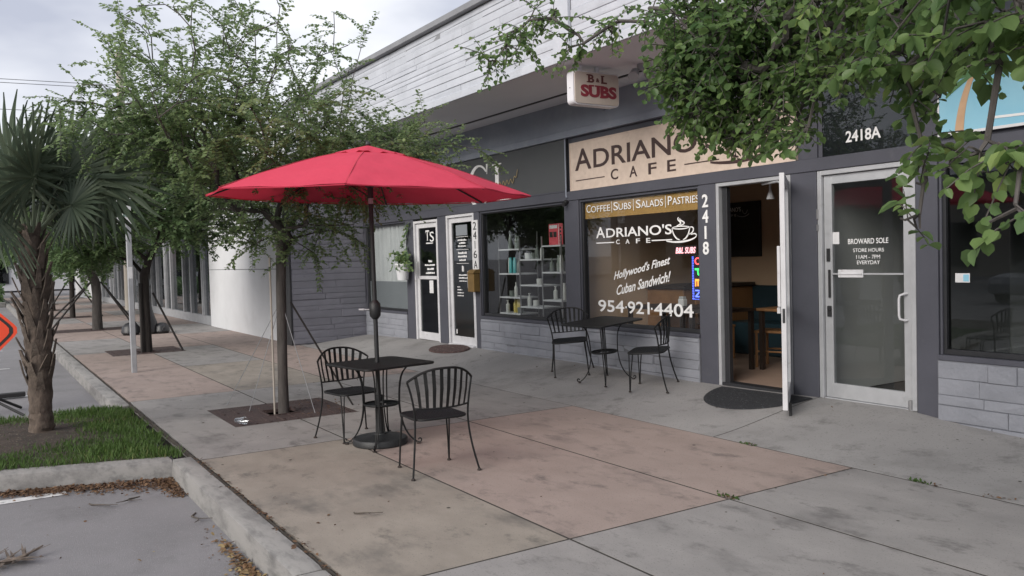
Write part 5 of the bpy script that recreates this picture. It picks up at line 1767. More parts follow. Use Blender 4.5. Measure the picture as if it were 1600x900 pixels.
# ------------------------------------------------------------------ door mats and small pavement things
def mat_shape(name, pts, mat, label, lift=0.004, th=0.012):
    n = len(pts)
    cx = sum(p[0] for p in pts) / n
    cy = sum(p[1] for p in pts) / n
    mb = MB()
    rings = (0.0, 0.5, 0.96, 1.0)
    for s in rings[1:]:
        for x, y in pts:
            X, Y = cx + (x - cx) * s, cy + (y - cy) * s
            mb.v.append((X, Y, gz(X, Y) + lift + (th if s < 0.99 else 0.0)))
    mb.v.append((cx, cy, gz(cx, cy) + lift + th))
    for k in range(2):
        for i in range(n):
            j = (i + 1) % n
            mb.f.append((k * n + i, (k + 1) * n + i, (k + 1) * n + j, k * n + j))
    for i in range(n):
        mb.f.append((3 * n, i, (i + 1) % n))
    return tag(mb.build(name, mat), label, 'mat')


half = [(-5.95 + 0.60 * cos(a), 6.86 - 0.64 * sin(a)) for a in np.linspace(0.0, pi, 25)]
mat_shape('door_mat', [(x, min(y, 6.86)) for x, y in half], 'mat_black', 'black half round rubber mat at the open cafe door')
mat_shape('door_mat', [(-12.42 + 0.52 * cos(a), 6.64 + 0.28 * sin(a)) for a in np.linspace(0, 2 * pi, 33)[:-1]], 'mat_red', 'oval brown patterned mat at the salon doors', th=0.02)
cup_p = Vector((-8.83, 2.22, 0.01))
cup = MB()
d_ = Vector((0.75, 0.6, 0)).normalized()
cup.tube([cup_p + Vector((0, 0, 0.035)), cup_p + Vector((0, 0, 0.036)) + d_ * 0.05, cup_p + Vector((0, 0, 0.042)) + d_ * 0.115], [0.028, 0.034, 0.042], 14, caps=False)
cup.tube([cup_p + Vector((0, 0, 0.034)), cup_p + Vector((0, 0, 0.035)) + d_ * 0.003], [0.028, 0.028], 14)
tag(cup.build('plastic_cup', 'clear_cup', smooth=True), 'crumpled clear plastic cup lying at the tree grate corner', 'cup')

# ------------------------------------------------------------------ trees
def skeleton(tips, chain, bf=0.35, start=None):
    """balanced spanning tree from a trunk chain to the tips; returns nodes, parents"""
    nodes = [np.array(p, float) for p in chain]
    par = [-1] + list(range(len(chain) - 1))
    path = [0.0]
    for i in range(1, len(chain)):
        path.append(path[-1] + np.linalg.norm(nodes[i] - nodes[i - 1]))
    tips = np.array(tips, float)
    alive = np.ones(len(tips), bool)
    best = np.full(len(tips), 1e9)
    bp = np.zeros(len(tips), int)

    def upd(i):
        d = np.linalg.norm(tips - nodes[i], axis=1)
        c = d + bf * path[i]
        m = c < best
        best[m] = c[m]
        bp[m] = i
    for i in range(start if start is not None else max(1, len(chain) // 2), len(chain)):
        upd(i)
    while alive.any():
        k = int(np.argmin(np.where(alive, best, 1e9)))
        alive[k] = False
        pi_ = int(bp[k])
        a, b = nodes[pi_], tips[k]
        L_ = np.linalg.norm(b - a)
        if L_ > 0.35:
            mid = (a + b) / 2 + NR.normal(0, 0.05 * L_, 3) + np.array([0, 0, 0.07 * L_])
            nodes.append(mid)
            par.append(pi_)
            path.append(path[pi_] + L_ / 2)
            pi_ = len(nodes) - 1
            upd(pi_)
        nodes.append(b)
        par.append(pi_)
        path.append(path[int(bp[k])] + L_)
        upd(len(nodes) - 1)
    return nodes, par


def limb_mesh(nodes, par, r_tip=0.0045, expo=2.4, r_trunk=None, nchain=0):
    n = len(nodes)
    ch = [[] for _ in range(n)]
    for i, p in enumerate(par):
        if p >= 0:
            ch[p].append(i)
    rad = [0.0] * n
    for i in range(n - 1, -1, -1):
        rad[i] = (sum(rad[c] ** expo for c in ch[i])) ** (1 / expo) if ch[i] else r_tip
    if r_trunk:
        f = r_trunk / rad[0]
        rad = [r * (1 + (f - 1) * min(1, (r / rad[0]) ** 0.5)) if f < 1 else r * f ** min(1, r / rad[0]) for r in rad]
    mb = MB()
    done = set()
    order = list(range(n))
    for i in order:
        for c in ch[i]:
            if (i, c) in done:
                continue
            pts, rr = [nodes[i]], [min(rad[i], rad[c] * 1.25)]
            cur = c
            done.add((i, c))
            pts.append(nodes[cur])
            rr.append(rad[cur])
            while ch[cur]:
                nxt = max(ch[cur], key=lambda q: rad[q])
                done.add((cur, nxt))
                cur = nxt
                pts.append(nodes[cur])
                rr.append(rad[cur])
            if i == 0:
                rr[0] = rad[0] * 1.15
            mb.tube(pts, rr, 10 if rr[0] > 0.03 else (6 if rr[0] > 0.012 else 4), caps=False)
    return mb, rad, ch


def twig_leaves(nodes, par, rad, ch, per=(2, 3), length=(0.22, 0.45), leaf=(0.04, 0.06), pitch=0.034, droop=0.5, rmax=0.012, keep=1.0, up=0.0, dens=None, allow=None):
    P, A, Nn, S, tw = [], [], [], [], []
    for i in range(len(nodes)):
        if par[i] < 0 or rad[i] > rmax:
            continue
        if NR.random() > keep:
            continue
        d0 = nodes[i] - nodes[par[i]]
        d0 = d0 / (np.linalg.norm(d0) + 1e-9)
        k = int(NR.integers(per[0], per[1] + 1))
        if dens is not None:
            k = int(round(k * dens(nodes[i])))
        for _ in range(k):
            d = d0 * 0.6 + NR.normal(0, 0.6, 3) + np.array([0, 0, up])
            d /= np.linalg.norm(d) + 1e-9
            L_ = NR.uniform(*length)
            if allow and NR.random() > allow(nodes[i] + d * L_ * 0.8 + np.array([0, 0, -0.3 * L_])):
                continue
            m = max(2, int(L_ / pitch))
            p = nodes[i].copy()
            v = d.copy()
            pts = [p.copy()]
            for q in range(m):
                v = v + np.array([0, 0, -droop / m]) + NR.normal(0, 0.05, 3)
                v /= np.linalg.norm(v)
                p = p + v * (L_ / m)
                pts.append(p.copy())
                sd = np.cross(v, [0, 0, 1.0])
                sd /= np.linalg.norm(sd) + 1e-6
                for s in (-1, 1):
                    P.append(p + v * NR.uniform(-0.01, 0.01))
                    A.append(sd * s + v * 0.45 + np.array([0, 0, -0.25]) + NR.normal(0, 0.25, 3))
                    Nn.append(np.array([0, 0, 1.0]) + NR.normal(0, 0.45, 3))
                    S.append(NR.uniform(*leaf))
            tw.append(pts)
    return np.array(P), np.array(A), np.array(Nn), np.array(S), tw


def sample(blobs, n):
    vol = np.array([b[3] for b in blobs], float)
    cnt = np.round(n * vol / vol.sum()).astype(int)
    o = []
    for (c, r, shell, w), k in zip(blobs, cnt):
        d = unit(NR.normal(0, 1, (k, 3)))
        rr = NR.random((k, 1)) ** shell
        o.append(np.array(c) + d * rr * np.array(r))
    return np.concatenate(o)


def make_tree(label, blobs, n, chain, r_trunk, leafmat, bark='bark', group='street trees in the pavement', cat='tree', loc=(0, 0, 0), name='street_tree', shape=QUAD, bf=0.35, **kw):
    tips = sample(blobs, n)
    nodes, par = skeleton(tips, chain, bf)
    mb, rad, ch = limb_mesh(nodes, par, r_trunk=r_trunk)
    t = thing(name, label, cat, loc, 0, group)
    mb.build('trunk', bark, t, smooth=True)
    P, A, Nn, S, tw = twig_leaves(nodes, par, rad, ch, **kw)
    tm = MB()
    for pts in tw:
        tm.tube(pts[::3] + [pts[-1]], [0.003, *([0.002] * (len(pts[::3]) - 1)), 0.001], 3, caps=False)
    link('twigs', tm.mesh('twigs'), bark, t)
    clump = np.sin(P[:, 0] * 2.3 + 1) * np.cos(P[:, 1] * 2.1) * np.sin(P[:, 2] * 2.7)
    rn = np.clip(NR.beta(2, 2.6, len(P)) * 0.8 + 0.16 * clump + 0.06, 0, 1)
    lm_ = leaves_mesh('crown', P, A, Nn, S, shape, rnd=rn, cup=0.25)
    link('crown', lm_, leafmat, t)
    return t


# the airy tree behind the umbrella
T1 = (-9.19, 2.83)
chain1 = [(0, 0, -0.05), (0.005, 0.0, 0.4), (0.0, 0.01, 0.9), (-0.01, 0.02, 1.35), (0.0, 0.03, 1.7), (0.02, 0.04, 2.0)]
make_tree('airy street tree with thin trunk standing behind the umbrella', [((-0.05, 0.30, 2.68), (1.75, 1.8, 0.55), 0.5, 3.4), ((0.0, 0.2, 2.05), (0.8, 1.0, 0.35), 0.6, 0.55), ((0.1, -0.5, 3.3), (1.5, 1.5, 0.6), 0.55, 1.9),
           ((0.1, -0.4, 3.95), (1.2, 1.35, 0.65), 0.6, 1.0), ((0.2, 1.2, 2.95), (1.1, 1.15, 0.45), 0.55, 0.8), ((0.1, -1.30, 3.15), (1.1, 0.9, 0.40), 0.6, 0.9)],
          640, chain1, 0.056, 'leaf_a', loc=(T1[0], T1[1], 0), length=(0.2, 0.50), leaf=(0.034, 0.060), per=(2, 3), droop=0.55, pitch=0.028,
          dens=lambda p: 0.75 if p[2] > 3.3 else 1.7)

# denser trees further along
blobsB = [((0, 0, 2.85), (2.3, 2.3, 0.95), 0.5, 3), ((0.2, 0.3, 3.7), (1.9, 1.9, 0.8), 0.5, 2.0), ((0.2, -0.9, 2.1), (1.0, 0.9, 0.45), 0.6, 0.6)]
chainB = [(0, 0, -0.05), (0.0, 0.0, 0.5), (0.01, -0.01, 1.0), (0.0, 0.0, 1.5)]
LB = ['bushy street tree with dark trunk beyond the bus stop post', 'bushy street tree with forked trunk and paired braces', 'thin trunked street tree in the farther pavement grate', 'slim street tree beyond the braced trees', 'far street tree nearest the end of the row']
tB = make_tree(LB[0], blobsB, 420, chainB, 0.085, 'leaf_d', 'bark_dark', loc=(-17.7, 2.81, 0), length=(0.3, 0.6), leaf=(0.065, 0.10), pitch=0.045, per=(4, 6), droop=0.6)
blobsC = [((0, 0, 3.1), (2.3, 2.5, 1.1), 0.5, 3), ((-0.2, 0.3, 4.1), (1.9, 1.9, 0.9), 0.5, 2.2), ((0.5, -0.6, 2.2), (1.0, 0.9, 0.5), 0.6, 0.7)]
chainC = [(0, 0, -0.05), (0.02, 0.0, 0.5), (0.0, 0.02, 0.95), (0.0, 0.0, 1.25)]
tC = make_tree(LB[1], blobsC, 380, chainC, 0.12, 'leaf_d', 'bark', loc=(-25.4, 2.8, 0), length=(0.3, 0.6), leaf=(0.075, 0.12), pitch=0.05, per=(4, 6), droop=0.6)
for k, (src, x, y, rz, sc, lab) in enumerate(((tB, -32.7, 2.85, 2.1, 1.0, LB[2]), (tC, -38.8, 2.66, 4.0, 0.95, LB[3]), (tB, -46.5, 2.8, 0.9, 1.05, LB[4]),
                                              (tC, -54.0, 2.8, 2.6, 1.1, 'dense tree at the far end of the pavement row'))):
    c = copy_tree(src)
    c.location = (x, y, 0)
    c.rotation_euler = (0, 0, rz)
    c.scale = (sc, sc, sc)
    c['label'] = lab
# trees closing the view at left; others unseen, added to darken window reflections
for k, (src, x, y, rz, sc, lab) in enumerate(((tC, -62, -1.5, 1.0, 1.5, 'broad tree beyond the far end of the car park'), (tB, -70, 4.0, 3.0, 1.6, 'tall rounded tree closing the street at far left'),
                                              (tB, -66, -9, 5.0, 1.6, 'tree at the far left edge beyond the orange sign'), (tC, -52, -8.5, 0.3, 1.3, 'low tree on the far side of the car park'),
                                              (tC, -9, -27, 1.2, 1.7, 'spreading tree across the road opposite the cafe'), (tB, -17, -28, 2.2, 1.6, 'round tree across the road opposite the salon'), (tB, -1, -29, 4.2, 1.7, 'round tree across the road behind the camera'), (tC, 8, -28, 0.2, 1.6, 'spreading tree across the road to the right'))):
    c = copy_tree(src)
    c.location = (x, y, -0.15)
    c.rotation_euler = (0, 0, rz)
    c.scale = (sc, sc, sc)
    c['label'] = lab
    c['group'] = 'trees around the car park'

# hedge at the far left
n = 9000
hp = np.stack([NR.uniform(-57, -50, n), NR.uniform(-3.5, 1.3, n), NR.uniform(0.0, 0.95, n)], 1)
hd = link('hedge', leaves_mesh('hedge', hp, NR.normal(0, 1, (n, 3)), NR.normal(0, 1, (n, 3)), NR.uniform(0.1, 0.2, n), QUAD, rnd=NR.random(n) * 0.6), 'leaf_d')
tag(hd, 'clipped dark hedge at the far end of the car park', 'hedge')
kb = MB().bbox(-49.9, -49.5, -4, 1.35, -0.16, 0.1, 0.02).build('hedge_kerb', 'kerb')
tag(kb, 'pale low kerb in front of the far hedge', 'kerb')

# ---- the tree beside the camera, its crown hanging into the upper right
NT_ = Vector((-1.0, 2.84, 0))
pix = [  # px, py, depth, radius in m, weight
    (1570, 20, 2.7, 0.36, 1.2), (1450, 0, 3.2, 0.46, 1.6), (1330, 10, 3.7, 0.50, 2.2), (1220, 20, 4.0, 0.46, 2.6), (1130, 40, 4.2, 0.36, 2.2), (1085, 110, 4.3, 0.20, 1.1),
    (1180, 110, 4.2, 0.26, 1.6), (1100, 170, 4.3, 0.14, 0.6), (1150, 195, 4.2, 0.14, 0.6), (1220, 185, 4.0, 0.15, 0.6), (1280, 110, 3.8, 0.26, 1.3), (1265, 205, 3.7, 0.06, 0.16), (1400, 85, 3.2, 0.22, 0.8),
    (1500, 60, 2.8, 0.20, 0.6), (1595, 85, 2.5, 0.1, 0.25), (1450, 150, 3.1, 0.07, 0.16), (1445, 225, 3.1, 0.04, 0.2), (1530, 240, 2.6, 0.07, 0.2), (1590, 240, 2.4, 0.08, 0.26), (1490, 250, 2.7, 0.05, 0.1), (1445, 285, 3.1, 0.03, 0.16), (1428, 345, 3.1, 0.06, 0.22),
    (1535, 350, 2.4, 0.05, 0.16), (1590, 325, 2.3, 0.05, 0.12), (1590, 45, 2.5, 0.16, 0.6), (1020, 20, 4.6, 0.18, 0.3), (905, 62, 4.9, 0.09, 0.10), (805, 60, 5.1, 0.12, 0.22), (765, 92, 5.1, 0.07, 0.12), (850, 20, 5.0, 0.10, 0.14), (960, 45, 4.8, 0.10, 0.10)]
blobsN = []
for px, py, d, r_, w in pix:
    p = at(px, py, d) - NT_
    blobsN.append((tuple(p), (r_, r_, r_ * 0.8), 0.6, w))
# the rest of the crown, out of frame
blobsN += [((-0.2, 0.0, 3.2), (1.5, 1.5, 0.8), 0.5, 3.0), ((0.8, -0.2, 2.9), (1.3, 1.5, 0.7), 0.5, 2.0), ((-1.2, 0.6, 3.3), (1.3, 1.3, 0.5), 0.5, 2.0)]
chainN = [(0, 0, -0.05), (0.0, 0.01, 0.5), (0.01, 0.0, 1.0), (0.0, 0.0, 1.5), (-0.02, 0.02, 1.9), (-0.05, 0.04, 2.3), (-0.1, 0.06, 2.7), (-0.2, 0.08, 3.1), (-0.35, 0.1, 3.45)]
def gap_of(p):
    """how much foliage the near tree carries along a line of sight: it hangs in sprays with openings between"""
    q = (Vector(p) + NT_ - Vector((0, 0, CAM_H))) @ CR
    if -q[2] < 0.5:
        return 1.0
    x, y = 800 - FPX * q[0] / q[2], 450 + FPX * q[1] / q[2]
    if x < 1040 or x > 1700 or y < 0:
        return 1.0
    if x < 1280:
        return 1.0 if y < 245 - 0.0004 * (x - 1150) ** 2 else 0.0
    if x < 1395:
        return 1.0 if y < 135 else 0.10
    if x < 1470:
        return 1.0 if y < 155 else (0.85 if y < 395 else 0.0)
    return 1.0 if y < 112 else (0.1 if y < 205 else (1.0 if y < 300 else (0.5 if y < 395 else 0.0)))


tips = sample(blobsN, 980)
tips = np.array([p for p in tips if NR.random() < gap_of(p)])
nodes, par = skeleton(tips, chainN, 0.12, len(chainN) - 2)
mb, rad, ch = limb_mesh(nodes, par, r_tip=0.0028, expo=4.2, r_trunk=0.06)
tn = thing('street_tree', 'leafy tree beside the camera, branches hanging over the cafe sign', 'tree', NT_, 0, 'street trees in the pavement')
mb.build('trunk', 'bark', tn, smooth=True)
def near_dens(p):
    d_ = -((Vector(p) + NT_ - Vector((0, 0, CAM_H))) @ CR)[2]
    return 1.0 if d_ < 3.3 else (2.3 if d_ < 4.5 else 2.6)


P, A, Nn, S, tw = twig_leaves(nodes, par, rad, ch, per=(1, 2), length=(0.10, 0.20), leaf=(0.030, 0.074), pitch=0.036, droop=0.55, rmax=0.010, dens=near_dens, allow=gap_of)
# thin out what crosses the open views of the signs below
cam_inv = CR.transposed()
PW = P + np.array(NT_)
loc_ = (PW - np.array((0, 0, CAM_H))) @ np.array(CR)
dep = -loc_[:, 2]
S = S * np.where(dep > 3.3, np.where(dep > 4.5, 0.58, 0.68), 0.95)
sx = 800 + FPX * loc_[:, 0] / np.maximum(dep, 0.01)
sy = 450 - FPX * loc_[:, 1] / np.maximum(dep, 0.01)
tm = MB()
for pts in tw:
    tm.tube(pts[::2] + [pts[-1]], [0.0025] * len(pts[::2]) + [0.001], 4, caps=False)
link('twigs', tm.mesh('twigs'), 'bark', tn)
rn = np.clip(NR.beta(1.4, 1.9, len(P)) * 0.9 + 0.16 * np.sin(P[:, 0] * 4) * np.sin(P[:, 2] * 5 + 1) + 0.04, 0, 1)
infr = (dep > 0.8) & (sx > -20) & (sx < 1620) & (sy > -20) & (sy < 920)
score = np.where(infr, S / np.maximum(dep, 0.1), 0)
top = np.argsort(-score)[:260]
mask = np.ones(len(P), bool)
mask[top] = False
lm_ = leaves_mesh('crown', P[mask], A[mask], Nn[mask], S[mask], FOLD, rnd=rn[mask], cup=0.38, polys=FOLD_F, curl=0.3)
co_ = link('crown', lm_, 'leaf_n', tn)
co_['kind'] = 'stuff'
variants = []
for k in range(5):
    variants.append(leaves_mesh('leaf', np.zeros((1, 3)), np.array([[1.0, 0, 0]]), np.array([[0, 0, 1.0]]), [1.0], FOLD, rnd=np.array([0.1 + 0.2 * k]), cup=0.3 + 0.06 * k, polys=FOLD_F, curl=0.35))
    variants[-1].materials.append(M['leaf_n'])
for q in top:
    ax_ = Vector(A[q]).normalized()
    sd_ = Vector(Nn[q]).cross(ax_).normalized()
    up_ = ax_.cross(sd_)
    o = bpy.data.objects.new('leaf', variants[min(4, int(rn[q] * 5))])
    COL.objects.link(o)
    o.parent = tn
    o.matrix_local = Matrix.LocRotScale(Vector(P[q]), Matrix((ax_, sd_, up_)).transposed().to_quaternion(), Vector((S[q],) * 3))

# grates round the trees
def grate(x0, x1, y0, y1, hx_, hy_, label, hr=0.17):
    t = thing('tree_grate', label, 'grate', ((x0 + x1) / 2, (y0 + y1) / 2, 0), 0, 'iron grates round the street trees')
    mb = MB()
    for a, b, c, d in ((x0 + .006, hx_ - hr, y0 + .006, y1 - .006), (hx_ + hr, x1 - .006, y0 + .006, y1 - .006), (hx_ - hr, hx_ + hr, y0 + .006, hy_ - hr), (hx_ - hr, hx_ + hr, hy_ + hr, y1 - .006)):
        mb.box(a, b, c, d, -0.03, -0.003)
    mb.build('plate', 'grate', t, world=True)
    mb = MB()
    for i in range(9):
        for sx_, ex_ in ((x0 + 0.06, hx_ - hr - 0.03), (hx_ + hr + 0.03, x1 - 0.06)):
            y = y0 + 0.09 + (y1 - y0 - 0.18) * i / 8
            mb.box(sx_, ex_, y - 0.012, y + 0.012, -0.0029, 0.004)
    mb.build('bars', 'grate', t, world=True, kind='stuff')
    mb = MB()
    for a, b, c, d in ((hx_ - hr - .02, hx_ + hr + .02, hy_ - hr - .02, hy_ - hr), (hx_ - hr - .02, hx_ + hr + .02, hy_ + hr, hy_ + hr + .02), (hx_ - hr - .02, hx_ - hr, hy_ - hr, hy_ + hr), (hx_ + hr, hx_ + hr + .02, hy_ - hr, hy_ + hr)):
        mb.box(a, b, c, d, -0.0025, 0.006)
    mb.build('ring', 'grate', t, world=True)
    MB().box(x0, x1, y0, y1, -0.12, -0.10).build('soil', 'soil', t, world=True)


GL = ['rusty iron grate round the airy tree behind the umbrella table', 'rusty iron grate beyond the bus stop post', 'wide rusty grate under the forked braced tree', 'iron grate under the thin trunked far tree', 'iron grate fourth along the row, beyond the braced trees', 'farthest iron grate along the pavement', 'iron grate round the tree beside the camera']
for (x0, x1, y0, y1), lab, (tx, ty) in zip(PITS, GL, ((-9.30, 2.83), (-17.75, 2.81), (-25.4, 2.8), (-32.7, 2.85), (-39.3, 2.7), (-46.5, 2.8), (-1.0, 2.84))):
    grate(x0, x1, y0, y1, tx, ty, lab)

# braces, stakes and guy wires
def rod(name, a, b, r_, mat, label, cat, group):
    tag(MB().tube([a, b], r_, 7).build(name, mat), label, cat, group)


GB = 'braces and wires holding the street trees'
rod('tree_stake', (-9.245, 2.745, -0.05), (-9.24, 2.75, 1.72), 0.011, 'far_tan', 'thin metal stake standing against the airy tree trunk', 'stake', GB)
rod('tree_brace', (-9.19, 2.95, 1.22), (-9.15, 3.62, 0.0), 0.011, 'stake', 'black brace running down to the right of the airy tree', 'brace', GB)
rod('guy_wire', (-9.22, 2.80, 1.15), (-10.15, 2.45, 0.0), 0.004, 'galv', 'guy wire from the airy tree to the left slab', 'wire', GB)
rod('guy_wire', (-9.20, 2.80, 1.10), (-9.55, 2.55, 0.0), 0.004, 'galv', 'guy wire from the airy tree into its grate', 'wire', GB)
rod('guy_wire', (-9.16, 2.86, 1.15), (-8.95, 3.10, 0.0), 0.004, 'galv', 'guy wire from the airy tree towards the bistro chair', 'wire', GB)
rod('tree_brace', (-17.7, 2.95, 1.15), (-17.45, 3.42, 0.0), 0.02, 'stake', 'dark brace right of the tree beyond the bus stop post', 'brace', GB)
rod('tree_stake', (-17.60, 2.70, -0.05), (-17.62, 2.72, 1.35), 0.03, 'stake', 'dark stake beside the tree beyond the bus stop post', 'stake', GB)
for s, l1, l2 in ((-1, 'upper left brace of the forked tree', 'lower left brace of the forked tree'), (1, 'inner right brace of the forked tree', 'outer right brace of the forked tree')):
    for q, lab in ((0, l1), (1, l2)):
        rod('tree_brace', (-25.35, 2.8 + s * 0.12, 1.3), (-25.0 - 0.5 * q, 2.8 + s * (1.05 + 0.18 * q) * (1.15 if s < 0 else 0.85), 0.0), 0.025, 'stake', lab, 'brace', GB)
for s, lab in ((-1, 'left brace of the thin far tree'), (1, 'right brace of the thin far tree')):
    rod('tree_brace', (-32.6, 2.85 + s * 0.1, 1.3), (-32.4, 2.85 + s * 0.9, 0.0), 0.025, 'stake', lab, 'brace', GB)

# ------------------------------------------------------------------ palm
PX, PY = -9.68, 0.52
pm = thing('palm_tree', 'short fan palm with shaggy trunk on the grassy island', 'palm', (PX, PY, 0))
axis = [Vector((0.0, 0, -0.03)), Vector((0.0, 0.0, 0.25)), Vector((0.01, 0.005, 0.7)), Vector((0.0, 0.0, 1.1)), Vector((-0.01, -0.02, 1.5)), Vector((0.0, -0.02, 1.85)), Vector((0.02, 0.0, 2.12))]
rads = [0.125, 0.10, 0.115, 0.118, 0.10, 0.085, 0.065]
tk = MB()
ns = 22
ring = []
pts, rr = [], []
for i in range(len(axis) - 1):
    for q in range(8):
        t = q / 8
        pts.append(axis[i].lerp(axis[i + 1], t))
        rr.append((rads[i] * (1 - t) + rads[i + 1] * t) * (1 + 0.05 * sin(i * 8 + q * 2.4)))
tk.tube(pts, rr, ns)
rp = random.Random(4)
tk.v = [(x + rp.uniform(-.010, .010), y + rp.uniform(-.010, .010), z) for x, y, z in tk.v]
tk.build('trunk', 'palm_bark', pm, smooth=True)
for k in range(64):
    z = 0.45 + 1.55 * (k / 64)
    a = k * 2.399
    rb = np.interp(z, [v.z for v in axis], rads)
    out = Vector((cos(a), sin(a), 0))
    sd = Vector((-sin(a), cos(a), 0))
    b0 = out * (rb - 0.02) + Vector((0, 0, z))
    L_ = rp.uniform(0.14, 0.30)
    w = rp.uniform(0.03, 0.05)
    spread = rp.uniform(0.02, 0.06) if rp.random() < 0.8 else rp.uniform(0.06, 0.12)
    tip = b0 + out * (0.03 + spread) + Vector((0, 0, L_))
    mid = b0 + out * (0.03 + spread * 0.35) + Vector((0, 0, L_ * 0.5))
    MB().strip([b0 - sd * w, mid - sd * w * 0.7, tip - sd * w * 0.35], [b0 + sd * w, mid + sd * w * 0.7, tip + sd * w * 0.35], out * 0.014).build('boot', 'palm_boot', pm)


def frond(a, el, pet, R, seed, face=0.0, nseg=30, spread=2.5, droop=0.35):
    """one fan leaf: petiole, then pleated blades radiating from the hub"""
    r = random.Random(seed)
    out = Vector((cos(a), sin(a), 0))
    base = Vector((0.02, 0, 2.02)) + out * 0.06
    d = out * cos(el) + Vector((0, 0, sin(el)))
    hub_ = base + d * pet + Vector((0, 0, -0.12 * pet * pet))
    mid = base + d * pet * 0.5 + Vector((0, 0, 0.04))
    mb = MB().tube([base, mid, hub_], [0.018, 0.012, 0.009], 6)
    fd = (hub_ - mid).normalized()
    sd = fd.cross(Vector((0, 0, 1)))
    sd = sd.normalized() if sd.length > 0.01 else Vector((1, 0, 0))
    sd = (Matrix.Rotation(face, 3, fd) @ sd)
    nrm = sd.cross(fd)
    vs, fs, rnds = [], [], []
    for k in range(nseg):
        q = -spread + 2 * spread * k / (nseg - 1)
        dirv = (fd * cos(q) + sd * sin(q))
        wd = 2 * spread / (nseg - 1)
        Lk = R * (0.72 + 0.28 * cos(q * 0.55)) * r.uniform(0.9, 1.06)
        perp = (fd * -sin(q) + sd * cos(q))
        o = len(vs)
        fold = nrm * (0.012 if k % 2 else -0.012)
        for t, wf in ((0.02, 0.2), (0.35, 1.0), (0.62, 0.95), (0.82, 0.5), (1.0, 0.06)):
            c = hub_ + dirv * Lk * t + Vector((0, 0, -droop * R * max(0, t - 0.35) ** 2 * r.uniform(0.7, 1.4)))
            hw = min(Lk * t, Lk * 0.45) * wd * 0.5 * wf
            vs += [c - perp * hw, c + fold * min(1, t * 3), c + perp * hw]
        for i in range(4):
            fs += [(o + 3 * i, o + 3 * i + 1, o + 3 * i + 4, o + 3 * i + 3), (o + 3 * i + 1, o + 3 * i + 2, o + 3 * i + 5, o + 3 * i + 4)]
        rnds += [r.uniform(0.0, 0.55)] * 15
    off = len(mb.v)
    n0 = off
    mb.add(vs, fs)
    me = mb.mesh('frond')
    at_ = me.attributes.new('rnd', 'FLOAT', 'POINT')
    at_.data.foreach_set('value', np.array([0.75] * n0 + rnds, dtype=np.float32))
    link('frond', me, 'palm_leaf', pm)


for k, (a, el, pet, R, face, dr) in enumerate([(0.75, 0.60, 0.50, 0.50, 1.15, 0.25), (1.2, 0.80, 0.88, 0.80, 1.15, 0.25), (-0.35, 0.95, 0.60, 0.85, 1.2, 0.15), (1.9, 0.95, 0.70, 0.88, 0.9, 0.2), (2.6, 1.15, 0.65, 0.85, -0.4, 0.15),
                                                (-2.4, 1.1, 0.65, 0.85, 0.6, 0.2), (-1.6, 0.75, 0.75, 0.85, -1.0, 0.3), (-1.2, 0.25, 0.70, 0.80, 0.8, 0.5), (-0.7, 0.45, 0.65, 0.80, -0.9, 0.35), (1.4, 1.2, 0.65, 0.85, 1.0, 0.15),
                                                (3.1, 0.55, 0.70, 0.80, 0.2, 0.4), (-2.9, 0.2, 0.7, 0.78, -0.2, 0.5), (2.9, 0.9, 0.60, 0.78, 0.9, 0.3), (0.1, 1.25, 0.6, 0.82, 0.9, 0.15), (2.2, 0.7, 0.6, 0.75, 0.5, 0.4), (-1.9, 1.35, 0.7, 0.85, 1.1, 0.1)]):
    frond(a, el, pet, R, 100 + k, face, droop=dr)

# ------------------------------------------------------------------ bus stop post, work sign, utility pole
bp = thing('bus_stop_post', 'galvanised post with small white bus stop panel at the pavement', 'sign post', (-14.38, 2.08, 0))
MB().bbox(-0.038, 0.038, -0.038, 0.038, -0.02, 2.72, 0.006).build('post', 'galv', bp)
bpn = MB().bbox(0.04, 0.046, -0.16, 0.045, 2.33, 2.74, 0.002).build('panel', 'sign_white', bp)
for nm_, z0_, z1_, mt in (('print', 2.60, 2.63, 'ink'), ('print', 2.535, 2.56, 'ink')):
    MB().box(0.0462, 0.048, -0.14, -0.02 if z0_ > 2.55 else 0.02, z0_, z1_).build(nm_, mt, bpn)
text_mesh('2', (-0.14, -0.085, 2.655, 2.72), 0, fn=lambda a, b, t: (0.0462 + t, a, b), bold=0.03).build('route_number', 'ink', bpn)
text_mesh('BUS', (-0.07, 0.03, 2.44, 2.50), 0, fn=lambda a, b, t: (0.0462 + t, a, b), bold=0.02).build('lettering', 'sign_green', bpn)
MB().box(0.0385, 0.0395, -0.03, 0.03, 1.48, 1.66).build('sticker', 'sign_white', bp)

cg = thing('road_work_sign', 'orange diamond road work sign on a folding stand at the left edge', 'sign', (-12.3, -0.16, -0.15))
C0 = Vector((0, 0, 1.06))
hd_ = 0.66
rot = Matrix.Rotation(radians(-14), 3, 'Z')


def dia(r0, x):
    return [C0 + rot @ Vector((x, r0 * cos(a), r0 * sin(a))) for a in (0, pi / 2, pi, 3 * pi / 2)]


def diamond(r0, x0, x1, rc=0.05):
    pts = []
    for k in range(4):
        a = k * pi / 2
        for s in (-0.12, -0.05, 0.05, 0.12):
            rr_ = r0 * (1 - abs(s) * 0.6) - (0.03 * r0 if abs(s) < 0.1 else 0)
            u, v = r0 * cos(a), r0 * sin(a)
            tx_, ty_ = -sin(a), cos(a)
            sh_ = abs(s)
            pts.append((u * (1 - sh_) + tx_ * s * r0 - (0.02 * u if abs(s) < 0.1 else 0), v * (1 - sh_) + ty_ * s * r0 - (0.02 * v if abs(s) < 0.1 else 0)))
    return MB().prism(pts, lambda u, v, t: tuple(C0 + rot @ Vector((t, u, v))), x0, x1)


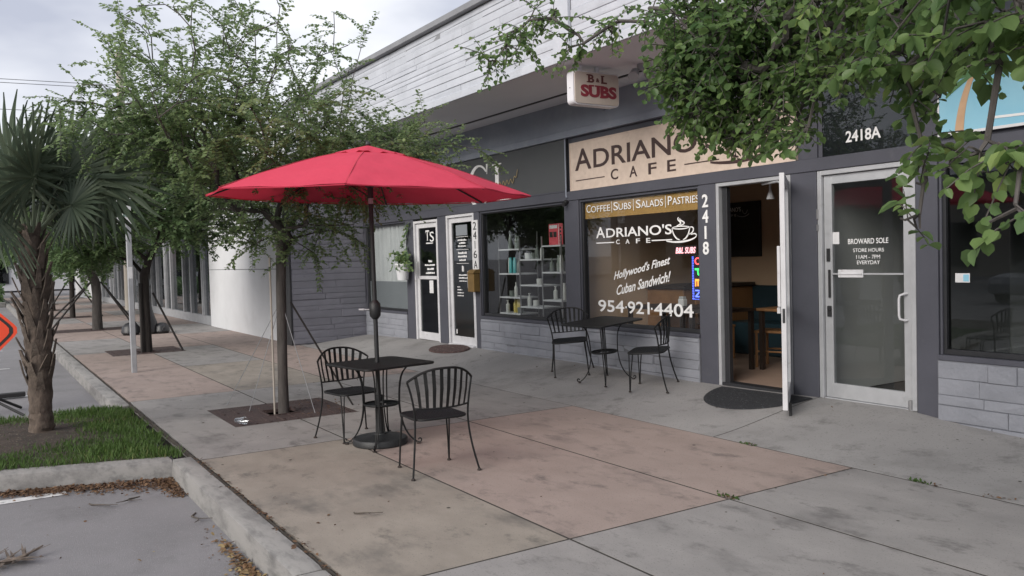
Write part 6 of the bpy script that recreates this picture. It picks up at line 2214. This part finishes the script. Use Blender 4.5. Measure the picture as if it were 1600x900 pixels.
diamond(hd_, -0.004, 0.004).build('panel', 'orange', cg)
bd = diamond(hd_ * 0.93, 0.0045, 0.006).build('border', 'ink', cg)
diamond(hd_ * 0.86, 0.0065, 0.008).build('inner_panel', 'orange', cg)
MB().tube([Vector((-0.03, 0, 0.1)), Vector((-0.03, 0, 1.68))], 0.016, 8).build('mast', 'galv', cg)
for s in (-1, 1):
    MB().tube([Vector((-0.03, 0, 0.42)), Vector((-0.35, s * 0.62, 0.02))], 0.018, 8).build('leg', 'ink', cg)
    MB().tube([Vector((-0.03, 0, 0.42)), Vector((0.35, s * 0.62, 0.02))], 0.018, 8).build('leg', 'ink', cg)
MB().bbox(-1.55, -1.45, -0.55, 0.72, 0.02, 0.085, 0.01).build('ballast_bar', 'ink', cg)

up_ = thing('utility_pole', 'grey utility pole with ivy at its top, above the trees', 'pole', (-36.0, 5.15, 0))
MB().tube([(0, 0, -0.1), (0, 0, 5), (0, 0, 10.0)], [0.18, 0.155, 0.13], 12).build('pole', 'far_tan', up_, smooth=True)
n = 420
ip = np.stack([NR.normal(0, 0.22, n), NR.normal(0, 0.30, n), 9.75 + NR.normal(0, 0.32, n)], 1)
link('ivy', leaves_mesh('ivy', ip, NR.normal(0, 1, (n, 3)), NR.normal(0, 1, (n, 3)), NR.uniform(0.1, 0.2, n), QUAD), 'leaf_a', up_)
for z, lab in ((8.75, 'upper overhead wire running left from the utility pole'), (8.62, 'second overhead wire just below the upper one'), (7.65, 'lowest overhead wire running left from the utility pole')):
    pts = [Vector((-36.0 + 0.02 * t, 5.1 - 45 * t, z - 1.2 * t * (1 - t))) for t in np.linspace(0, 1, 24)]
    tag(MB().tube(pts, 0.011, 5).build('overhead_wire', 'ink'), lab, 'wire', 'overhead wires')
p2 = thing('utility_pole', 'grey utility pole across the road holding the wires', 'pole', (-36.0, -39.9, -0.15))
MB().tube([(0, 0, -0.1), (0, 0, 5), (0, 0, 10.0)], [0.18, 0.155, 0.13], 12).build('pole', 'far_tan', p2, smooth=True)

# black bags at the far tree
bgs = thing('black_bag', 'upright black bag with shoulder strap beside the far tree', 'bag', (-22.5, 3.58, 0))
MB().lathe([(0.16, 0), (0.20, 0.05), (0.19, 0.30), (0.14, 0.45), (0.10, 0.60), (0.07, 0.80), (0.05, 0.86)], (0, 0.05, 0), 14).build('body', 'bag', bgs, smooth=True)
MB().tube([(0.17, 0.0, 0.1), (0.20, -0.06, 0.35), (0.12, -0.02, 0.62)], 0.018, 6).build('strap', 'sign_white', bgs)
bg2 = thing('black_bag', 'low black bag slumped on the pavement left of the upright bag', 'bag', (-22.55, 3.22, 0))
MB().lathe([(0.17, 0), (0.22, 0.06), (0.20, 0.20), (0.12, 0.28), (0.04, 0.31)], (0, 0, 0), 14).build('body', 'bag', bg2, smooth=True)
MB().tube([(0.18, -0.05, 0.08), (0.22, 0.0, 0.22), (0.12, 0.05, 0.30)], 0.015, 6).build('strap', 'sign_white', bg2)
bg3 = thing('black_bag', 'low black bag slumped on the pavement right of the upright bag', 'bag', (-22.45, 3.92, 0))
MB().lathe([(0.15, 0), (0.19, 0.06), (0.17, 0.18), (0.10, 0.25), (0.03, 0.27)], (0, 0, 0), 14).build('body', 'bag', bg3, smooth=True)
MB().tube([(0.12, 0.05, 0.2), (0.19, 0.02, 0.16), (0.16, -0.05, 0.06)], 0.012, 6).build('strap', 'bag', bg3)

# ------------------------------------------------------------------ across the car park (out of view, added to darken the shop window reflections)
ob = thing('reflection_building', 'long pale building across the road, seen in the window reflections', 'building', (-8, -36, 0))
MB().box(-60, 40, -44, -35, -0.15, 5.5).build('wall', 'far_tan', ob, world=True)
MB().box(-60.3, 40.3, -44.3, -34.7, 5.5, 5.8).build('roof', 'coping', ob, world=True)
for k in range(18):
    x = -56 + k * 5.2
    wv = MB().box(x, x + 3.2, -34.99, -34.9, 0.4, 3.0).build('window', 'dark', ob, world=True)
    MB().box(x + 0.1, x + 3.1, -34.89, -34.88, 0.5, 2.9).build('pane', 'glass_tint', wv, world=True)


def make_car(x, y, rz, mat, label):
    t = thing('reflection_car', label, 'car', (x, y, -0.15), rz, 'cars parked across the car park')
    body = [(-2.2, .35), (-2.25, .62), (-2.15, .82), (-1.3, .92), (1.1, .90), (2.05, .80), (2.2, .6), (2.18, .35), (1.75, .25), (-1.8, .25)]
    MB().prism(body, lambda u, v, q: (u, q, v), -0.86, 0.86).build('body', mat, t)
    cab = [(-1.75, .90), (-1.25, 1.40), (0.1, 1.45), (1.05, .90)]
    gh = MB()
    gh.add([(u * 1.0, s * (0.80 if v < 1 else 0.62), v) for s in (-1, 1) for u, v in cab], [(3, 2, 1, 0), (4, 5, 6, 7), (0, 1, 5, 4), (1, 2, 6, 5), (2, 3, 7, 6)])
    gh.build('cabin', 'ink', t)
    MB().bbox(-1.2, 0.1, -0.6, 0.6, 1.425, 1.47, 0.01).build('roof', mat, t)
    for u in (-1.4, 1.4):
        for s in (-1, 1):
            w = MB().tube([(u, s * 0.70, 0.32), (u, s * 0.90, 0.32)], 0.32, 18).build('wheel', 'ink', t)
            MB().tube([(u, s * 0.901, 0.32), (u, s * 0.915, 0.32)], 0.19, 14).build('rim', 'galv', w)
    for s in (-1, 1):
        MB().bbox(2.12, 2.215, s * 0.62 - 0.15, s * 0.62 + 0.15, 0.6, 0.72, 0.01).build('headlight', 'sign_white', t)


make_car(-4.5, -13.5, radians(95), 'car_dark', 'dark car parked opposite the cafe door')
make_car(-1.2, -13.2, radians(92), 'car_paint', 'silver car parked opposite the right window')
make_car(-13, -14, radians(88), 'car_paint', 'silver car parked opposite the salon')
